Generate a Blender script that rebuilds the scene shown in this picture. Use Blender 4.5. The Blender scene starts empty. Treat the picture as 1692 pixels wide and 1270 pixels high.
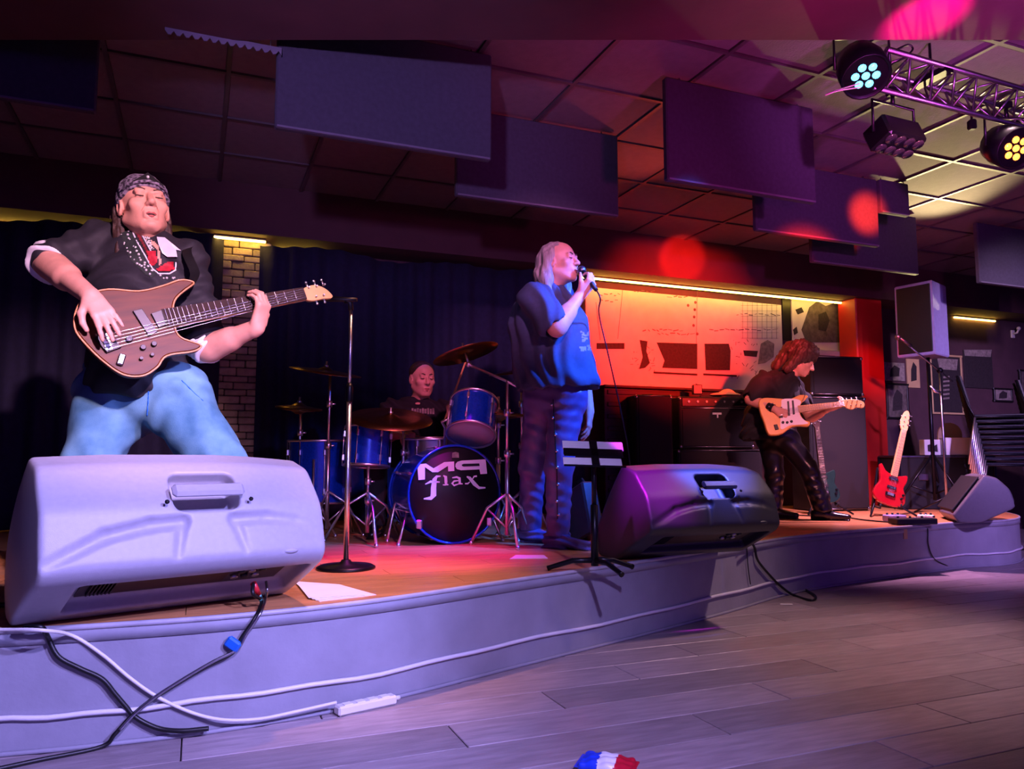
import bpy, bmesh, math, random
import numpy as np
from mathutils import Vector, Matrix, Euler

random.seed(7)
rng = np.random.default_rng(7)
scene = bpy.context.scene
COL = scene.collection
PI = math.pi

# ------------------------------------------------------------------ camera
FPX = 1271.0
CAMZ = 0.88
ST = 0.37                       # stage top height
TILT = math.atan(121 / FPX)
cam_d = bpy.data.cameras.new('camera')
cam_d.sensor_width = 36.0
cam_d.lens = 36.0 * FPX / 1692.0
cam_d.clip_start = 0.02
cam = bpy.data.objects.new('camera', cam_d)
COL.objects.link(cam)
cam.location = (0, 0, CAMZ)
cam.rotation_euler = (PI / 2 + TILT, 0, 0)
scene.camera = cam

# ------------------------------------------------------------------ view and world
vs = scene.view_settings
vs.view_transform = 'Standard'
vs.look = 'None'
vs.gamma = 1.0
vs.use_curve_mapping = False
vs.exposure = 1.6
world = bpy.data.worlds.new('club_dark')
scene.world = world
world.use_nodes = True
bg = world.node_tree.nodes['Background']
bg.inputs[0].default_value = (0.24, 0.07, 1.0, 1)
bg.inputs[1].default_value = 0.26


# pixel -> world
_ct, _st = math.cos(TILT), math.sin(TILT)
CAMP = Vector((0, 0, CAMZ))


def ray(px, py):
    a = (px - 846.0) / FPX
    b = -(py - 635.0) / FPX
    return Vector((a, _ct - b * _st, _st + b * _ct))


def P(px, py, d):
    r = ray(px, py)
    return CAMP + r * (d / r.y)


def PZ(px, py, z):
    r = ray(px, py)
    return CAMP + r * ((z - CAMZ) / r.z)


def on_stage(px, d, z=None):
    """stage point in image column px at depth d (column taken at the horizon)"""
    p = P(px, 860, d)
    return Vector((p.x, d, ST if z is None else z))


# ------------------------------------------------------------------ lights
def look_rot(loc, target):
    return (Vector(target) - Vector(loc)).to_track_quat('-Z', 'Y').to_euler()


def spot(name, loc, target, color, power, size=30, blend=0.5, radius=0.06):
    ld = bpy.data.lights.new(name, 'SPOT')
    ld.color = color
    ld.energy = power
    ld.spot_size = math.radians(size)
    ld.spot_blend = blend
    ld.shadow_soft_size = radius
    o = bpy.data.objects.new(name, ld)
    o.location = loc
    o.rotation_euler = look_rot(loc, target)
    COL.objects.link(o)
    return o


def area(name, loc, target, color, power, sx, sy):
    ld = bpy.data.lights.new(name, 'AREA')
    ld.shape = 'RECTANGLE'
    ld.size = sx
    ld.size_y = sy
    ld.color = color
    ld.energy = power
    o = bpy.data.objects.new(name, ld)
    o.location = loc
    o.rotation_euler = look_rot(loc, target)
    COL.objects.link(o)
    return o


# front of house lamps hanging over the dance floor and stage, plus unseen fill spots
spot('foh_lavender', (2.4, 0.3, 2.70), (-1.10, 2.35, 0.35), (0.37, 0.33, 1.0), 420, 34, 0.8, 0.05)
spot('foh_pink_bass', (1.1, -0.4, 2.75), (-1.40, 2.8, 1.45), (1.0, 0.52, 0.68), 470, 25, 0.7, 0.05)
spot('foh_violet_riser', (1.0, -0.2, 2.75), (-0.75, 2.3, 0.0), (0.47, 0.37, 1.0), 270, 64, 0.8, 0.06)
spot('foh_pink_singer', (0.9, 0.8, 2.85), P(928, 440, 4.4), (1.0, 0.32, 0.80), 190, 19, 0.8, 0.05)
spot('foh_pink_guitar', (1.9, 2.0, 2.80), P(1310, 660, 6.5), (1.0, 0.30, 0.33), 230, 22, 0.7, 0.05)
spot('foh_magenta_floor', (-0.35, 4.0, 2.85), PZ(690, 918, ST), (1.0, 0.0, 0.85), 110, 36, 0.8, 0.05)
spot('foh_drum_pink', (0.1, 2.4, 2.80), P(690, 680, 4.9), (0.95, 0.20, 0.50), 95, 24, 0.8, 0.06)
spot('fill_drum_blue', (1.5, 3.8, 2.80), P(780, 760, 4.7), (0.04, 0.16, 1.0), 90, 26, 0.8, 0.06)  # added fill to brighten the blue drums, no lamp known there
spot('foh_orange_stage', (-0.25, 3.55, 2.85), PZ(610, 955, ST), (1.0, 0.42, 0.28), 85, 40, 0.9, 0.06)
spot('foh_pink_far_stage', (3.1, 6.3, 2.45), PZ(1440, 852, ST), (1.0, 0.45, 0.9), 190, 84, 0.9, 0.06)
spot('foh_violet_right', (3.4, 0.8, 2.80), (5.3, 6.6, 0.6), (0.48, 0.28, 1.0), 640, 46, 0.9, 0.08)
spot('foh_magenta_monitor', (0.1, 2.2, 2.80), P(1082, 810, 3.8), (0.7, 0.02, 1.0), 900, 9, 0.8, 0.05)
spot('foh_warm_floor', (2.6, 3.75, 2.80), PZ(1420, 1060, 0), (1.0, 0.62, 0.68), 72, 60, 1.0, 0.08)
spot('fill_violet_panels', (-0.5, 0.2, 1.9), P(640, 165, 3.9), (0.58, 0.33, 1.0), 130, 42, 0.9, 0.06)  # added upward fill, stands in for violet ambient on the hung panels
spot('fill_plum_ceiling', (2.0, 1.6, 1.8), P(1590, 150, 3.9), (0.80, 0.12, 0.85), 140, 50, 0.9, 0.06)  # added upward fill that brightens the ceiling at right
spot('fill_violet_wall', (4.0, 3.9, 2.60), P(1575, 630, 8.6), (0.80, 0.50, 0.85), 210, 34, 0.9, 0.06)  # added fill, lifts the pictures on the right wall
from mathutils.geometry import tessellate_polygon

# ------------------------------------------------------------------ helpers: objects
MW = {}


def setprops(o, label=None, cat=None, group=None, kind=None):
    if label: o['label'] = label
    if cat: o['category'] = cat
    if group: o['group'] = group
    if kind: o['kind'] = kind
    return o


def thing(name, label, cat, loc=(0, 0, 0), rot=(0, 0, 0), group=None):
    o = bpy.data.objects.new(name, None)
    o.empty_display_size = 0.05
    COL.objects.link(o)
    o.location = loc
    o.rotation_euler = rot
    MW[o.name] = Matrix.LocRotScale(Vector(loc), Euler(rot), None)
    return setprops(o, label, cat, group)


def thing_m(name, label, cat, mat4, group=None):
    o = bpy.data.objects.new(name, None)
    o.empty_display_size = 0.05
    COL.objects.link(o)
    o.matrix_basis = mat4
    MW[o.name] = mat4.copy()
    return setprops(o, label, cat, group)


def link_mesh(name, me, parent=None):
    o = bpy.data.objects.new(name, me)
    COL.objects.link(o)
    if parent is not None:
        o.parent = parent
        MW[o.name] = MW[parent.name]
    else:
        MW[o.name] = Matrix.Identity(4)
    return o


def copy_tree(src, parent=None):
    c = src.copy()
    COL.objects.link(c)
    if parent is not None:
        c.parent = parent
    MW[c.name] = MW[src.name]
    for ch in [o for o in src.children]:
        copy_tree(ch, c)
    return c


def np_mesh(name, V, F, mats, parent=None, smooth=True, fmat=None, world=False):
    """V (n,3) array, F (m,4) or (m,3) array"""
    V = np.asarray(V, dtype=np.float32)
    F = np.asarray(F, dtype=np.int32)
    if world and parent is not None:
        M = np.array(MW[parent.name].inverted())
        V = (V @ M[:3, :3].T + M[:3, 3]).astype(np.float32)
    me = bpy.data.meshes.new(name)
    k = F.shape[1]
    me.vertices.add(len(V))
    me.vertices.foreach_set('co', V.ravel())
    me.loops.add(F.size)
    me.loops.foreach_set('vertex_index', F.ravel())
    me.polygons.add(len(F))
    me.polygons.foreach_set('loop_start', np.arange(0, F.size, k, dtype=np.int32))
    me.polygons.foreach_set('use_smooth', np.full(len(F), smooth))
    if not isinstance(mats, (list, tuple)): mats = [mats]
    for m in mats: me.materials.append(M_(m))
    if fmat is not None:
        me.polygons.foreach_set('material_index', np.asarray(fmat, dtype=np.int32))
    me.update(calc_edges=True)
    me.validate()
    return link_mesh(name, me, parent)


class MB:
    """collects shapes, then links them as one mesh object"""

    def __init__(self):
        self.v = []; self.f = []; self.sm = []

    def add(self, vs, fs, smooth=False):
        n = len(self.v)
        self.v += [Vector(p) for p in vs]
        self.f += [[i + n for i in f] for f in fs]
        self.sm += [smooth] * len(fs)
        return self

    def box(self, c, s, R=None, bev=0.0):
        c = Vector(c); hx, hy, hz = s[0] / 2, s[1] / 2, s[2] / 2
        R = R.to_3x3() if R is not None else Matrix.Identity(3)
        if bev <= 0:
            vs = [c + R @ Vector((x, y, z)) for z in (-hz, hz) for y in (-hy, hy) for x in (-hx, hx)]
            fs = [(0, 2, 3, 1), (4, 5, 7, 6), (0, 1, 5, 4), (2, 6, 7, 3), (0, 4, 6, 2), (1, 3, 7, 5)]
            return self.add(vs, fs)
        b = min(bev, hx * .99, hy * .99, hz * .99)
        vs = []; idx = {}
        for sx in (-1, 1):
            for sy in (-1, 1):
                for sz in (-1, 1):
                    for ax in range(3):
                        p = [sx * (hx - b), sy * (hy - b), sz * (hz - b)]
                        p[ax] += (sx, sy, sz)[ax] * b
                        idx[(sx, sy, sz, ax)] = len(vs); vs.append(c + R @ Vector(p))
        fs = []
        for ax in range(3):
            o1, o2 = [(1, 2), (2, 0), (0, 1)][ax]
            for s_ in (-1, 1):
                q = []
                for (p1, p2) in ((-1, -1), (1, -1), (1, 1), (-1, 1)):
                    k = [0, 0, 0]; k[ax] = s_; k[o1] = p1; k[o2] = p2
                    q.append(idx[(k[0], k[1], k[2], ax)])
                fs.append(q if s_ > 0 else q[::-1])
        for ax in range(3):       # edges along ax
            o1, o2 = [(1, 2), (2, 0), (0, 1)][ax]
            for p1 in (-1, 1):
                for p2 in (-1, 1):
                    def g(e, f):
                        k = [0, 0, 0]; k[ax] = e; k[o1] = p1; k[o2] = p2
                        return idx[(k[0], k[1], k[2], f)]
                    q = [g(-1, o1), g(1, o1), g(1, o2), g(-1, o2)]
                    fs.append(q if p1 * p2 < 0 else q[::-1])
        for sx in (-1, 1):
            for sy in (-1, 1):
                for sz in (-1, 1):
                    t = [idx[(sx, sy, sz, a)] for a in range(3)]
                    fs.append(t if sx * sy * sz > 0 else t[::-1])
        return self.add(vs, fs)

    def tube(self, pts, r, n=8, cap=True, closed=False):
        pts = [Vector(p) for p in pts]
        m = len(pts)
        rs = list(r) if isinstance(r, (list, tuple)) else [r] * m
        vs = []; fs = []
        t0 = (pts[1] - pts[0]).normalized()
        up = Vector((0, 0, 1)) if abs(t0.z) < 0.9 else Vector((1, 0, 0))
        a = t0.cross(up).normalized()
        for i in range(m):
            if closed:
                t = pts[(i + 1) % m] - pts[i - 1]
            else:
                t = pts[min(i + 1, m - 1)] - pts[max(i - 1, 0)]
            t = t.normalized() if t.length > 1e-9 else t0
            a = (a - t * a.dot(t))
            a = a.normalized() if a.length > 1e-6 else t.orthogonal().normalized()
            b = t.cross(a)
            for k in range(n):
                w = 2 * PI * k / n
                vs.append(pts[i] + (a * math.cos(w) + b * math.sin(w)) * rs[i])
        rows = m if closed else m - 1
        for i in range(rows):
            j = (i + 1) % m
            for k in range(n):
                l = (k + 1) % n
                fs.append((i * n + k, i * n + l, j * n + l, j * n + k))
        self.add(vs, fs, True)
        if cap and not closed:
            self.add(vs[:n][::-1], [tuple(range(n))]); self.add(vs[-n:], [tuple(range(n))])
        return self

    def lathe(self, prof, n=24, M=None, cap=True):
        """prof: list of (r, z); rotated about local z; M places it"""
        M = M or Matrix.Identity(4)
        vs = []; fs = []
        for (r, z) in prof:
            for k in range(n):
                w = 2 * PI * k / n
                vs.append(M @ Vector((r * math.cos(w), r * math.sin(w), z)))
        for i in range(len(prof) - 1):
            for k in range(n):
                l = (k + 1) % n
                fs.append((i * n + k, i * n + l, (i + 1) * n + l, (i + 1) * n + k))
        self.add(vs, fs, True)
        if cap:
            if prof[0][0] > 1e-5: self.add(vs[:n][::-1], [tuple(range(n))])
            if prof[-1][0] > 1e-5: self.add(vs[-n:], [tuple(range(n))])
        return self

    def prism(self, poly, z0, z1, M=None, inset=0.0):
        """poly: list of (x,y) counter-clockwise; extruded z0..z1 in local frame M"""
        M = M or Matrix.Identity(4)
        n = len(poly)
        if inset > 0:
            cx = sum(p[0] for p in poly) / n; cy = sum(p[1] for p in poly) / n
            offs = []
            for i in range(n):
                a = Vector(poly[i - 1]); b = Vector(poly[i]); c = Vector(poly[(i + 1) % n])
                e1 = (b - a).normalized(); e2 = (c - b).normalized()
                nn = Vector((-(e1.y + e2.y), e1.x + e2.x))
                nn = nn.normalized() if nn.length > 1e-6 else Vector((-e1.y, e1.x))
                offs.append(b + nn * inset)
            rings = [(poly, z0 + inset if z1 > z0 else z0), (poly, z1 - inset), (offs, z1)]
            rings = [(offs, z0)] + rings
        else:
            rings = [(poly, z0), (poly, z1)]
        vs = []
        for (pl, z) in rings:
            vs += [M @ Vector((p[0], p[1], z)) for p in pl]
        fs = []
        for i in range(len(rings) - 1):
            for k in range(n):
                l = (k + 1) % n
                fs.append((i * n + k, i * n + l, (i + 1) * n + l, (i + 1) * n + k))
        tri = tessellate_polygon([[Vector((p[0], p[1], 0)) for p in rings[0][0]]]) if n > 4 else None
        top = (len(rings) - 1) * n
        if tri:
            fs += [tuple(t_)[::-1] for t_ in tri] + [tuple(i + top for i in t_) for t_ in tri]
        else:
            fs.append(tuple(range(n))[::-1])
            fs.append(tuple(range(top, top + n)))
        return self.add(vs, fs)

    def ribbon(self, pts, ups, w, th=0.0):
        """flat strip along pts, widening along ups; w float or list"""
        m = len(pts); ws = w if isinstance(w, (list, tuple)) else [w] * m
        L = [Vector(pts[i]) - Vector(ups[i]) * ws[i] / 2 for i in range(m)]
        R = [Vector(pts[i]) + Vector(ups[i]) * ws[i] / 2 for i in range(m)]
        vs = L + R
        fs = [(i, i + 1, m + i + 1, m + i) for i in range(m - 1)]
        return self.add(vs, fs, True)

    def ball(self, c, r, n=10, m=7, R=None):
        rr = r if isinstance(r, (tuple, list, Vector)) else (r, r, r)
        c = Vector(c); vs = []; fs = []
        R = R.to_3x3() if R is not None else Matrix.Identity(3)
        for i in range(m + 1):
            th = PI * i / m
            for k in range(n):
                w = 2 * PI * k / n
                vs.append(c + R @ Vector((rr[0] * math.sin(th) * math.cos(w), rr[1] * math.sin(th) * math.sin(w), rr[2] * math.cos(th))))
        for i in range(m):
            for k in range(n):
                l = (k + 1) % n
                fs.append((i * n + k, (i + 1) * n + k, (i + 1) * n + l, i * n + l))
        return self.add(vs, fs, True)

    def build(self, name, mat, parent=None, world=False):
        vs = self.v
        if world and parent is not None:
            Mi = MW[parent.name].inverted()
            vs = [Mi @ p for p in vs]
        me = bpy.data.meshes.new(name)
        me.from_pydata([tuple(p) for p in vs], [], self.f)
        me.polygons.foreach_set('use_smooth', self.sm)
        me.materials.append(M_(mat))
        bm = bmesh.new(); bm.from_mesh(me)
        bmesh.ops.remove_doubles(bm, verts=bm.verts, dist=1e-6)
        bmesh.ops.recalc_face_normals(bm, faces=bm.faces)
        bm.to_mesh(me); bm.free()
        return link_mesh(name, me, parent)


def frame(o, x, y=None, z=None):
    """matrix with origin o and given axes (two of three)"""
    x = Vector(x).normalized()
    if z is None:
        y = Vector(y); y = (y - x * y.dot(x)).normalized(); z = x.cross(y)
    else:
        z = Vector(z); z = (z - x * z.dot(x)).normalized(); y = z.cross(x)
    M = Matrix((x, y, z)).transposed().to_4x4()
    M.translation = Vector(o)
    return M


def smooth_path(pts, n=8):
    pts = [Vector(p) for p in pts]
    out = []
    for i in range(len(pts) - 1):
        p0 = pts[max(i - 1, 0)]; p1 = pts[i]; p2 = pts[i + 1]; p3 = pts[min(i + 2, len(pts) - 1)]
        for k in range(n):
            t = k / n
            out.append(0.5 * ((2 * p1) + (p2 - p0) * t + (2 * p0 - 5 * p1 + 4 * p2 - p3) * t * t + (3 * p1 - p0 - 3 * p2 + p3) * t ** 3))
    out.append(pts[-1])
    return out


# ------------------------------------------------------------------ materials
MATS = {}


def srgb(h):
    h = h.lstrip('#')
    c = [int(h[i:i + 2], 16) / 255 for i in (0, 2, 4)]
    return tuple((x / 12.92 if x <= 0.04045 else ((x + 0.055) / 1.055) ** 2.4) for x in c)


def mat(name, color, rough=0.5, metal=0.0, var=0.15, scale=12.0, bump=0.0, bscale=None, stretch=None,
        emit=None, estr=0.0, objvar=0.0, spec=None, color2=None, coat=0.0, kind='noise', alpha=None):
    m = bpy.data.materials.new(name)
    m.use_nodes = True
    nt = m.node_tree
    bs = nt.nodes['Principled BSDF']
    c = srgb(color) if isinstance(color, str) else color
    c2 = srgb(color2) if isinstance(color2, str) else color2
    bs.inputs['Roughness'].default_value = rough
    bs.inputs['Metallic'].default_value = metal
    if spec is not None: bs.inputs['Specular IOR Level'].default_value = spec
    if coat: bs.inputs['Coat Weight'].default_value = coat; bs.inputs['Coat Roughness'].default_value = 0.12
    tc = nt.nodes.new('ShaderNodeTexCoord')
    mp = nt.nodes.new('ShaderNodeMapping')
    nt.links.new(tc.outputs['Object'], mp.inputs['Vector'])
    if stretch: mp.inputs['Scale'].default_value = stretch
    if kind == 'wave':
        tx = nt.nodes.new('ShaderNodeTexWave'); tx.inputs['Scale'].default_value = scale
        tx.inputs['Distortion'].default_value = 4.0; tx.inputs['Detail'].default_value = 3
    elif kind == 'voronoi':
        tx = nt.nodes.new('ShaderNodeTexVoronoi'); tx.inputs['Scale'].default_value = scale
    else:
        tx = nt.nodes.new('ShaderNodeTexNoise'); tx.inputs['Scale'].default_value = scale
        tx.inputs['Detail'].default_value = 5
    nt.links.new(mp.outputs['Vector'], tx.inputs['Vector'])
    rp = nt.nodes.new('ShaderNodeValToRGB')
    lo = tuple(x * (1 - var) for x in c); hi = tuple(min(1, x * (1 + var)) for x in c)
    if c2: lo, hi = c, c2
    rp.color_ramp.elements[0].color = (*lo, 1); rp.color_ramp.elements[0].position = 0.3
    rp.color_ramp.elements[1].color = (*hi, 1); rp.color_ramp.elements[1].position = 0.7
    out = tx.outputs['Distance'] if kind == 'voronoi' else tx.outputs[0]
    nt.links.new(out, rp.inputs[0])
    cout = rp.outputs[0]
    if objvar:
        oi = nt.nodes.new('ShaderNodeObjectInfo')
        hs = nt.nodes.new('ShaderNodeHueSaturation')
        mr = nt.nodes.new('ShaderNodeMapRange')
        mr.inputs['To Min'].default_value = 1 - objvar; mr.inputs['To Max'].default_value = 1 + objvar
        nt.links.new(oi.outputs['Random'], mr.inputs['Value'])
        nt.links.new(mr.outputs[0], hs.inputs['Value'])
        nt.links.new(cout, hs.inputs['Color'])
        cout = hs.outputs[0]
    nt.links.new(cout, bs.inputs['Base Color'])
    if bump:
        bn = nt.nodes.new('ShaderNodeTexNoise'); bn.inputs['Scale'].default_value = bscale or scale * 4
        bn.inputs['Detail'].default_value = 4
        nt.links.new(mp.outputs['Vector'], bn.inputs['Vector'])
        bp = nt.nodes.new('ShaderNodeBump'); bp.inputs['Strength'].default_value = bump
        bp.inputs['Distance'].default_value = 0.01
        nt.links.new(bn.outputs[0], bp.inputs['Height'])
        nt.links.new(bp.outputs[0], bs.inputs['Normal'])
    if emit is not None:
        e = srgb(emit) if isinstance(emit, str) else emit
        bs.inputs['Emission Color'].default_value = (*e, 1)
        bs.inputs['Emission Strength'].default_value = estr
    MATS[name] = m
    return m


def M_(n):
    return MATS[n] if isinstance(n, str) else n


# room
mat('floor_vinyl', '#958789', 0.34, 0, 0.22, 5, 0.15, 30, stretch=(1, 8, 1), objvar=0.22)
mat('floor_base', '#2c2628', 0.7)
mat('stage_wood', '#c98a55', 0.33, 0, 0.22, 4, 0.06, 30, stretch=(1, 10, 1), objvar=0.14)
mat('stage_core', '#2a2220', 0.8)
mat('riser_paint', '#8d8c96', 0.6, 0, 0.10, 6, 0.12, 40)
mat('edge_trim', '#a9a6ae', 0.45)
mat('rope_light', '#d8d6dc', 0.4, var=0.03)
mat('wall_dark', '#4a2f38', 0.85, 0, 0.15, 6, 0.1)
mat('soffit_paint', '#46262c', 0.8, 0, 0.12, 5, 0.1)
mat('ceiling_tile', '#6a5c62', 0.9, 0, 0.08, 18, 0.25, 90, objvar=0.06)
mat('ceiling_bar', '#4a4046', 0.6)
mat('ceiling_base', '#2a2226', 0.9)
mat('curtain_black', '#191736', 0.9, 0, 0.2, 30, 0.2, 200)
mat('panel_felt', '#3a3644', 0.95, 0, 0.12, 40, 0.2, 300)
mat('panel_edge', '#5f5866', 0.8)
mat('stone', '#a99678', 0.85, 0, 0.25, 14, 0.5, 60, objvar=0.25)
mat('mortar', '#4b443c', 0.95)
mat('post_red', '#b8201a', 0.5, 0, 0.1, 5, 0.05)
mat('led_strip', '#fff0b0', 0.5, emit=(1.0, 0.60, 0.08), estr=8.0)
mat('white_board', '#d9d2c6', 0.7, 0, 0.06, 9)
mat('print_dark', '#2b2326', 0.8, 0, 0.3, 40)
mat('print_grey', '#8b8078', 0.8, 0, 0.35, 30)
mat('print_mid', '#5d524e', 0.8, 0, 0.4, 22)
mat('frame_black', '#141214', 0.4)
mat('frame_gold', '#8a7442', 0.45)
# gear
mat('plastic_lit', '#a6a4ac', 0.42, 0, 0.04, 60, 0.12, 500)  # dark cabinet plastic with strong light painted in as pale grey
mat('plastic_black', '#2b2a30', 0.42, 0, 0.06, 60, 0.15, 500)
mat('plastic_mid', '#5f5a62', 0.45, 0, 0.06, 60, 0.12, 500)
mat('plastic_dark', '#121114', 0.45, 0, 0.1, 40)
mat('rubber', '#0c0b0d', 0.7)
mat('grille', '#0d0c10', 0.7, 0.0, 0.4, 400, kind='voronoi')
mat('panel_metal', '#4c4546', 0.45, 0.5, 0.1, 30)
mat('chrome', '#dcdae0', 0.33, 1.0, 0.03, 30)
mat('steel', '#9c9aa2', 0.3, 1.0, 0.06, 30)
mat('black_metal', '#16151a', 0.35, 0.6, 0.1, 30)
mat('alu', '#8d8b92', 0.35, 1.0, 0.06, 30)
mat('cymbal', '#9a7a44', 0.32, 1.0, 0.18, 60, kind='noise')
mat('drum_blue', '#0c3fb4', 0.22, 0.35, 0.2, 90, coat=0.6)
mat('drum_head', '#9a9aa6', 0.6, 0, 0.06, 10)
mat('drum_head_black', '#08070a', 0.55, 0, 0.1, 10)
mat('logo_white', '#e9e6f0', 0.5, 0, 0.03, 10)
mat('cable_white', '#dcd9d2', 0.5, 0, 0.03, 10)
mat('cable_black', '#0d0c0f', 0.45, 0, 0.1, 10)
mat('tape_blue', '#1465c8', 0.5)
mat('plug_red', '#c8242c', 0.4)
mat('plug_green', '#5aa596', 0.4)
mat('paper', '#e6e4de', 0.8, 0, 0.04, 12)
mat('paper_line', '#8f8e96', 0.8)
mat('tolex', '#0b0a0e', 0.75, 0, 0.2, 200, 0.3, 500)
mat('grille_cloth', '#140f15', 0.85, 0, 0.25, 300)
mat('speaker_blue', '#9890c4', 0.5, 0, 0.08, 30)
mat('wood_dark', '#3a2018', 0.5, 0, 0.3, 6, stretch=(1, 1, 8))
mat('chair_shell', '#1a1820', 0.55, 0, 0.15, 20)
mat('tan_board', '#c8a878', 0.7, 0, 0.06, 10)
mat('lens_cyan', '#20404a', 0.2, emit=(0.10, 0.62, 1.0), estr=1.6)
mat('lens_orange', '#401404', 0.2, emit=(1.0, 0.16, 0.02), estr=3.2)
mat('lens_dark', '#302a34', 0.12, 0.2, coat=0.5)
mat('mic_grille', '#6a6870', 0.35, 0.9, 0.4, 500, kind='voronoi')
mat('packet_blue', '#1d3fd0', 0.35)
mat('packet_red', '#c01430', 0.35)
mat('packet_white', '#e4e4ec', 0.35)
# people
mat('skin', '#d79c86', 0.5, 0, 0.08, 25, 0.08, 250, spec=0.35)
mat('skin_dark', '#b9765f', 0.5, 0, 0.08, 25, 0.08, 250)
mat('lips', '#a9564f', 0.45)
mat('brow', '#4a352b', 0.8)
mat('nail', '#e3b5a5', 0.3)
mat('shirt_black', '#1d1b24', 0.75, 0, 0.2, 60, 0.12, 300)
mat('tee_black', '#14131a', 0.85, 0, 0.2, 60, 0.12, 300)
mat('tee_slate', '#3c4660', 0.85, 0, 0.12, 40, 0.12, 300)
mat('cuff_white', '#e4e2e8', 0.75, 0, 0.05, 40)
mat('lapel_print', '#23222a', 0.7, 0, 0.1, 130, color2='#d8d6d0', kind='voronoi')
mat('lapel_green', '#232a28', 0.8, 0, 0.3, 90)
mat('silver', '#d9d8d6', 0.35, 0.3, 0.1, 90)
mat('scarf_red', '#b01a2e', 0.7, 0, 0.2, 50)
mat('trim_maroon', '#6e1820', 0.7, 0, 0.2, 50)
mat('denim', '#2a5f7c', 0.85, 0, 0.25, 7, 0.2, 400, color2='#6a9fb4')
mat('leather_violet', '#5b5080', 0.36, 0, 0.15, 12, 0.15, 40)
mat('leather_black', '#141116', 0.3, 0, 0.2, 12, 0.15, 40)
mat('stud', '#d6d4da', 0.25, 0.9)
mat('bandana', '#241f2c', 0.8, 0, 0.2, 75, color2='#8a7f94', kind='voronoi')
mat('bandana_black', '#0c0a10', 0.8)
mat('hair_grey', '#9c9088', 0.6, 0, 0.35, 60, 0.4, 120, stretch=(1, 1, 0.15))
mat('hair_brown', '#3a2620', 0.6, 0, 0.4, 60, 0.4, 120)
mat('bass_wood', '#431a04', 0.5, 0, 0.2, 6, stretch=(1, 6, 6), color2='#632e0a', spec=0.3)
mat('bass_edge', '#c98a5a', 0.35)
mat('fretboard', '#2e1a14', 0.65, spec=0.2)
mat('maple', '#d8a868', 0.35, 0, 0.1, 8, coat=0.4)
mat('pickup', '#17161c', 0.4)
mat('string', '#d8d6da', 0.25, 1.0)
mat('strat_cream', '#f2ae58', 0.3, 0, 0.05, 8, coat=0.5)
mat('pickguard', '#efe9ee', 0.35, 0, 0.02, 8)
mat('guitar_red', '#a8101c', 0.22, 0, 0.15, 8, coat=0.6)
mat('guitar_green', '#14302a', 0.3, 0, 0.15, 8, coat=0.4)
mat('leather_strap', '#0f0d10', 0.5)

# ------------------------------------------------------------------ the room's own axes (u along the back wall, v away from the stage front)
CEIL = 3.0
SOF = 2.62
_A = PZ(0, 342, SOF); _B = PZ(1440, 492, SOF)
A0 = Vector((_A.x, _A.y, 0))
WD = Vector((_B.x - _A.x, _B.y - _A.y, 0)).normalized()
WV = Vector((-WD.y, WD.x, 0))          # pointing away from the camera
WROT = math.atan2(WD.y, WD.x)
WALLV = 0.40
UP = Vector((0, 0, 1))


def W(u, v, z):
    return A0 + WD * u + WV * v + Vector((0, 0, z))


def uv(p):
    q = Vector((p[0], p[1], 0)) - A0
    return q.dot(WD), q.dot(WV)


def wall_hit(px, py, v=WALLV):
    """(u, z) where the ray through a pixel meets the plane v"""
    r = ray(px, py)
    k = (v - (CAMP - A0).dot(WV)) / r.dot(WV)
    p = CAMP + r * k
    return uv(p)[0], p.z


def proj(p):
    q = Vector(p) - CAMP
    f = q.y * _ct + q.z * _st
    if f < 0.05: return None
    return 846 + FPX * q.x / f, 635 - FPX * (q.z * _ct - q.y * _st) / f


WM = frame(A0, WD, WV)                  # matrix of that frame


def wall_frame(u, v, z):
    """x along the wall, y up, z toward the camera"""
    return frame(W(u, v, z), WD, UP)


def struct(o):
    o['kind'] = 'structure'
    return o


# ------------------------------------------------------------------ floor with its planks
m = MB()
m.box((1.0, 3.0, -0.06), (18, 20, 0.1))
floor = struct(m.build('floor', 'floor_base'))

EDGE_PX = [(-420, 1052), (-200, 1046), (0, 1038), (180, 1028), (400, 1012), (630, 987), (850, 955), (1050, 926), (1200, 903), (1300, 886), (1400, 876), (1500, 868), (1590, 861)]
edge = [PZ(x, y, ST) for (x, y) in EDGE_PX]
e_end = edge[-1]
# the front ends in a rounded corner and runs back to the wall
tail = [e_end + Vector((0.42, 0.16, 0)), e_end + Vector((0.75, 0.45, 0)), e_end + Vector((0.98, 0.9, 0)), e_end + Vector((1.15, 1.6, 0)), e_end + Vector((1.25, 2.6, 0))]
edge_s = smooth_path(edge + tail, 6)
edge_uv = [uv(p) for p in edge_s]
poly_uv = [(u_, v_) for (u_, v_) in edge_uv if v_ < WALLV]
poly_uv += [(poly_uv[-1][0], WALLV), (poly_uv[0][0] - 0.3, WALLV)]


def clip_rect(poly, u0, u1, v0, v1):
    def clip(pts, inside, inter):
        out = []
        for i in range(len(pts)):
            a = pts[i - 1]; b = pts[i]
            ia, ib = inside(a), inside(b)
            if ib:
                if not ia: out.append(inter(a, b))
                out.append(b)
            elif ia:
                out.append(inter(a, b))
        return out

    def at_u(c): return lambda a, b: (c, a[1] + (b[1] - a[1]) * (c - a[0]) / (b[0] - a[0]))
    def at_v(c): return lambda a, b: (a[0] + (b[0] - a[0]) * (c - a[1]) / (b[1] - a[1]), c)
    for ins, it in ((lambda p: p[0] >= u0, at_u(u0)), (lambda p: p[0] <= u1, at_u(u1)), (lambda p: p[1] >= v0, at_v(v0)), (lambda p: p[1] <= v1, at_v(v1))):
        if not poly: return []
        poly = clip(poly, ins, it)
    return poly


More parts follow.
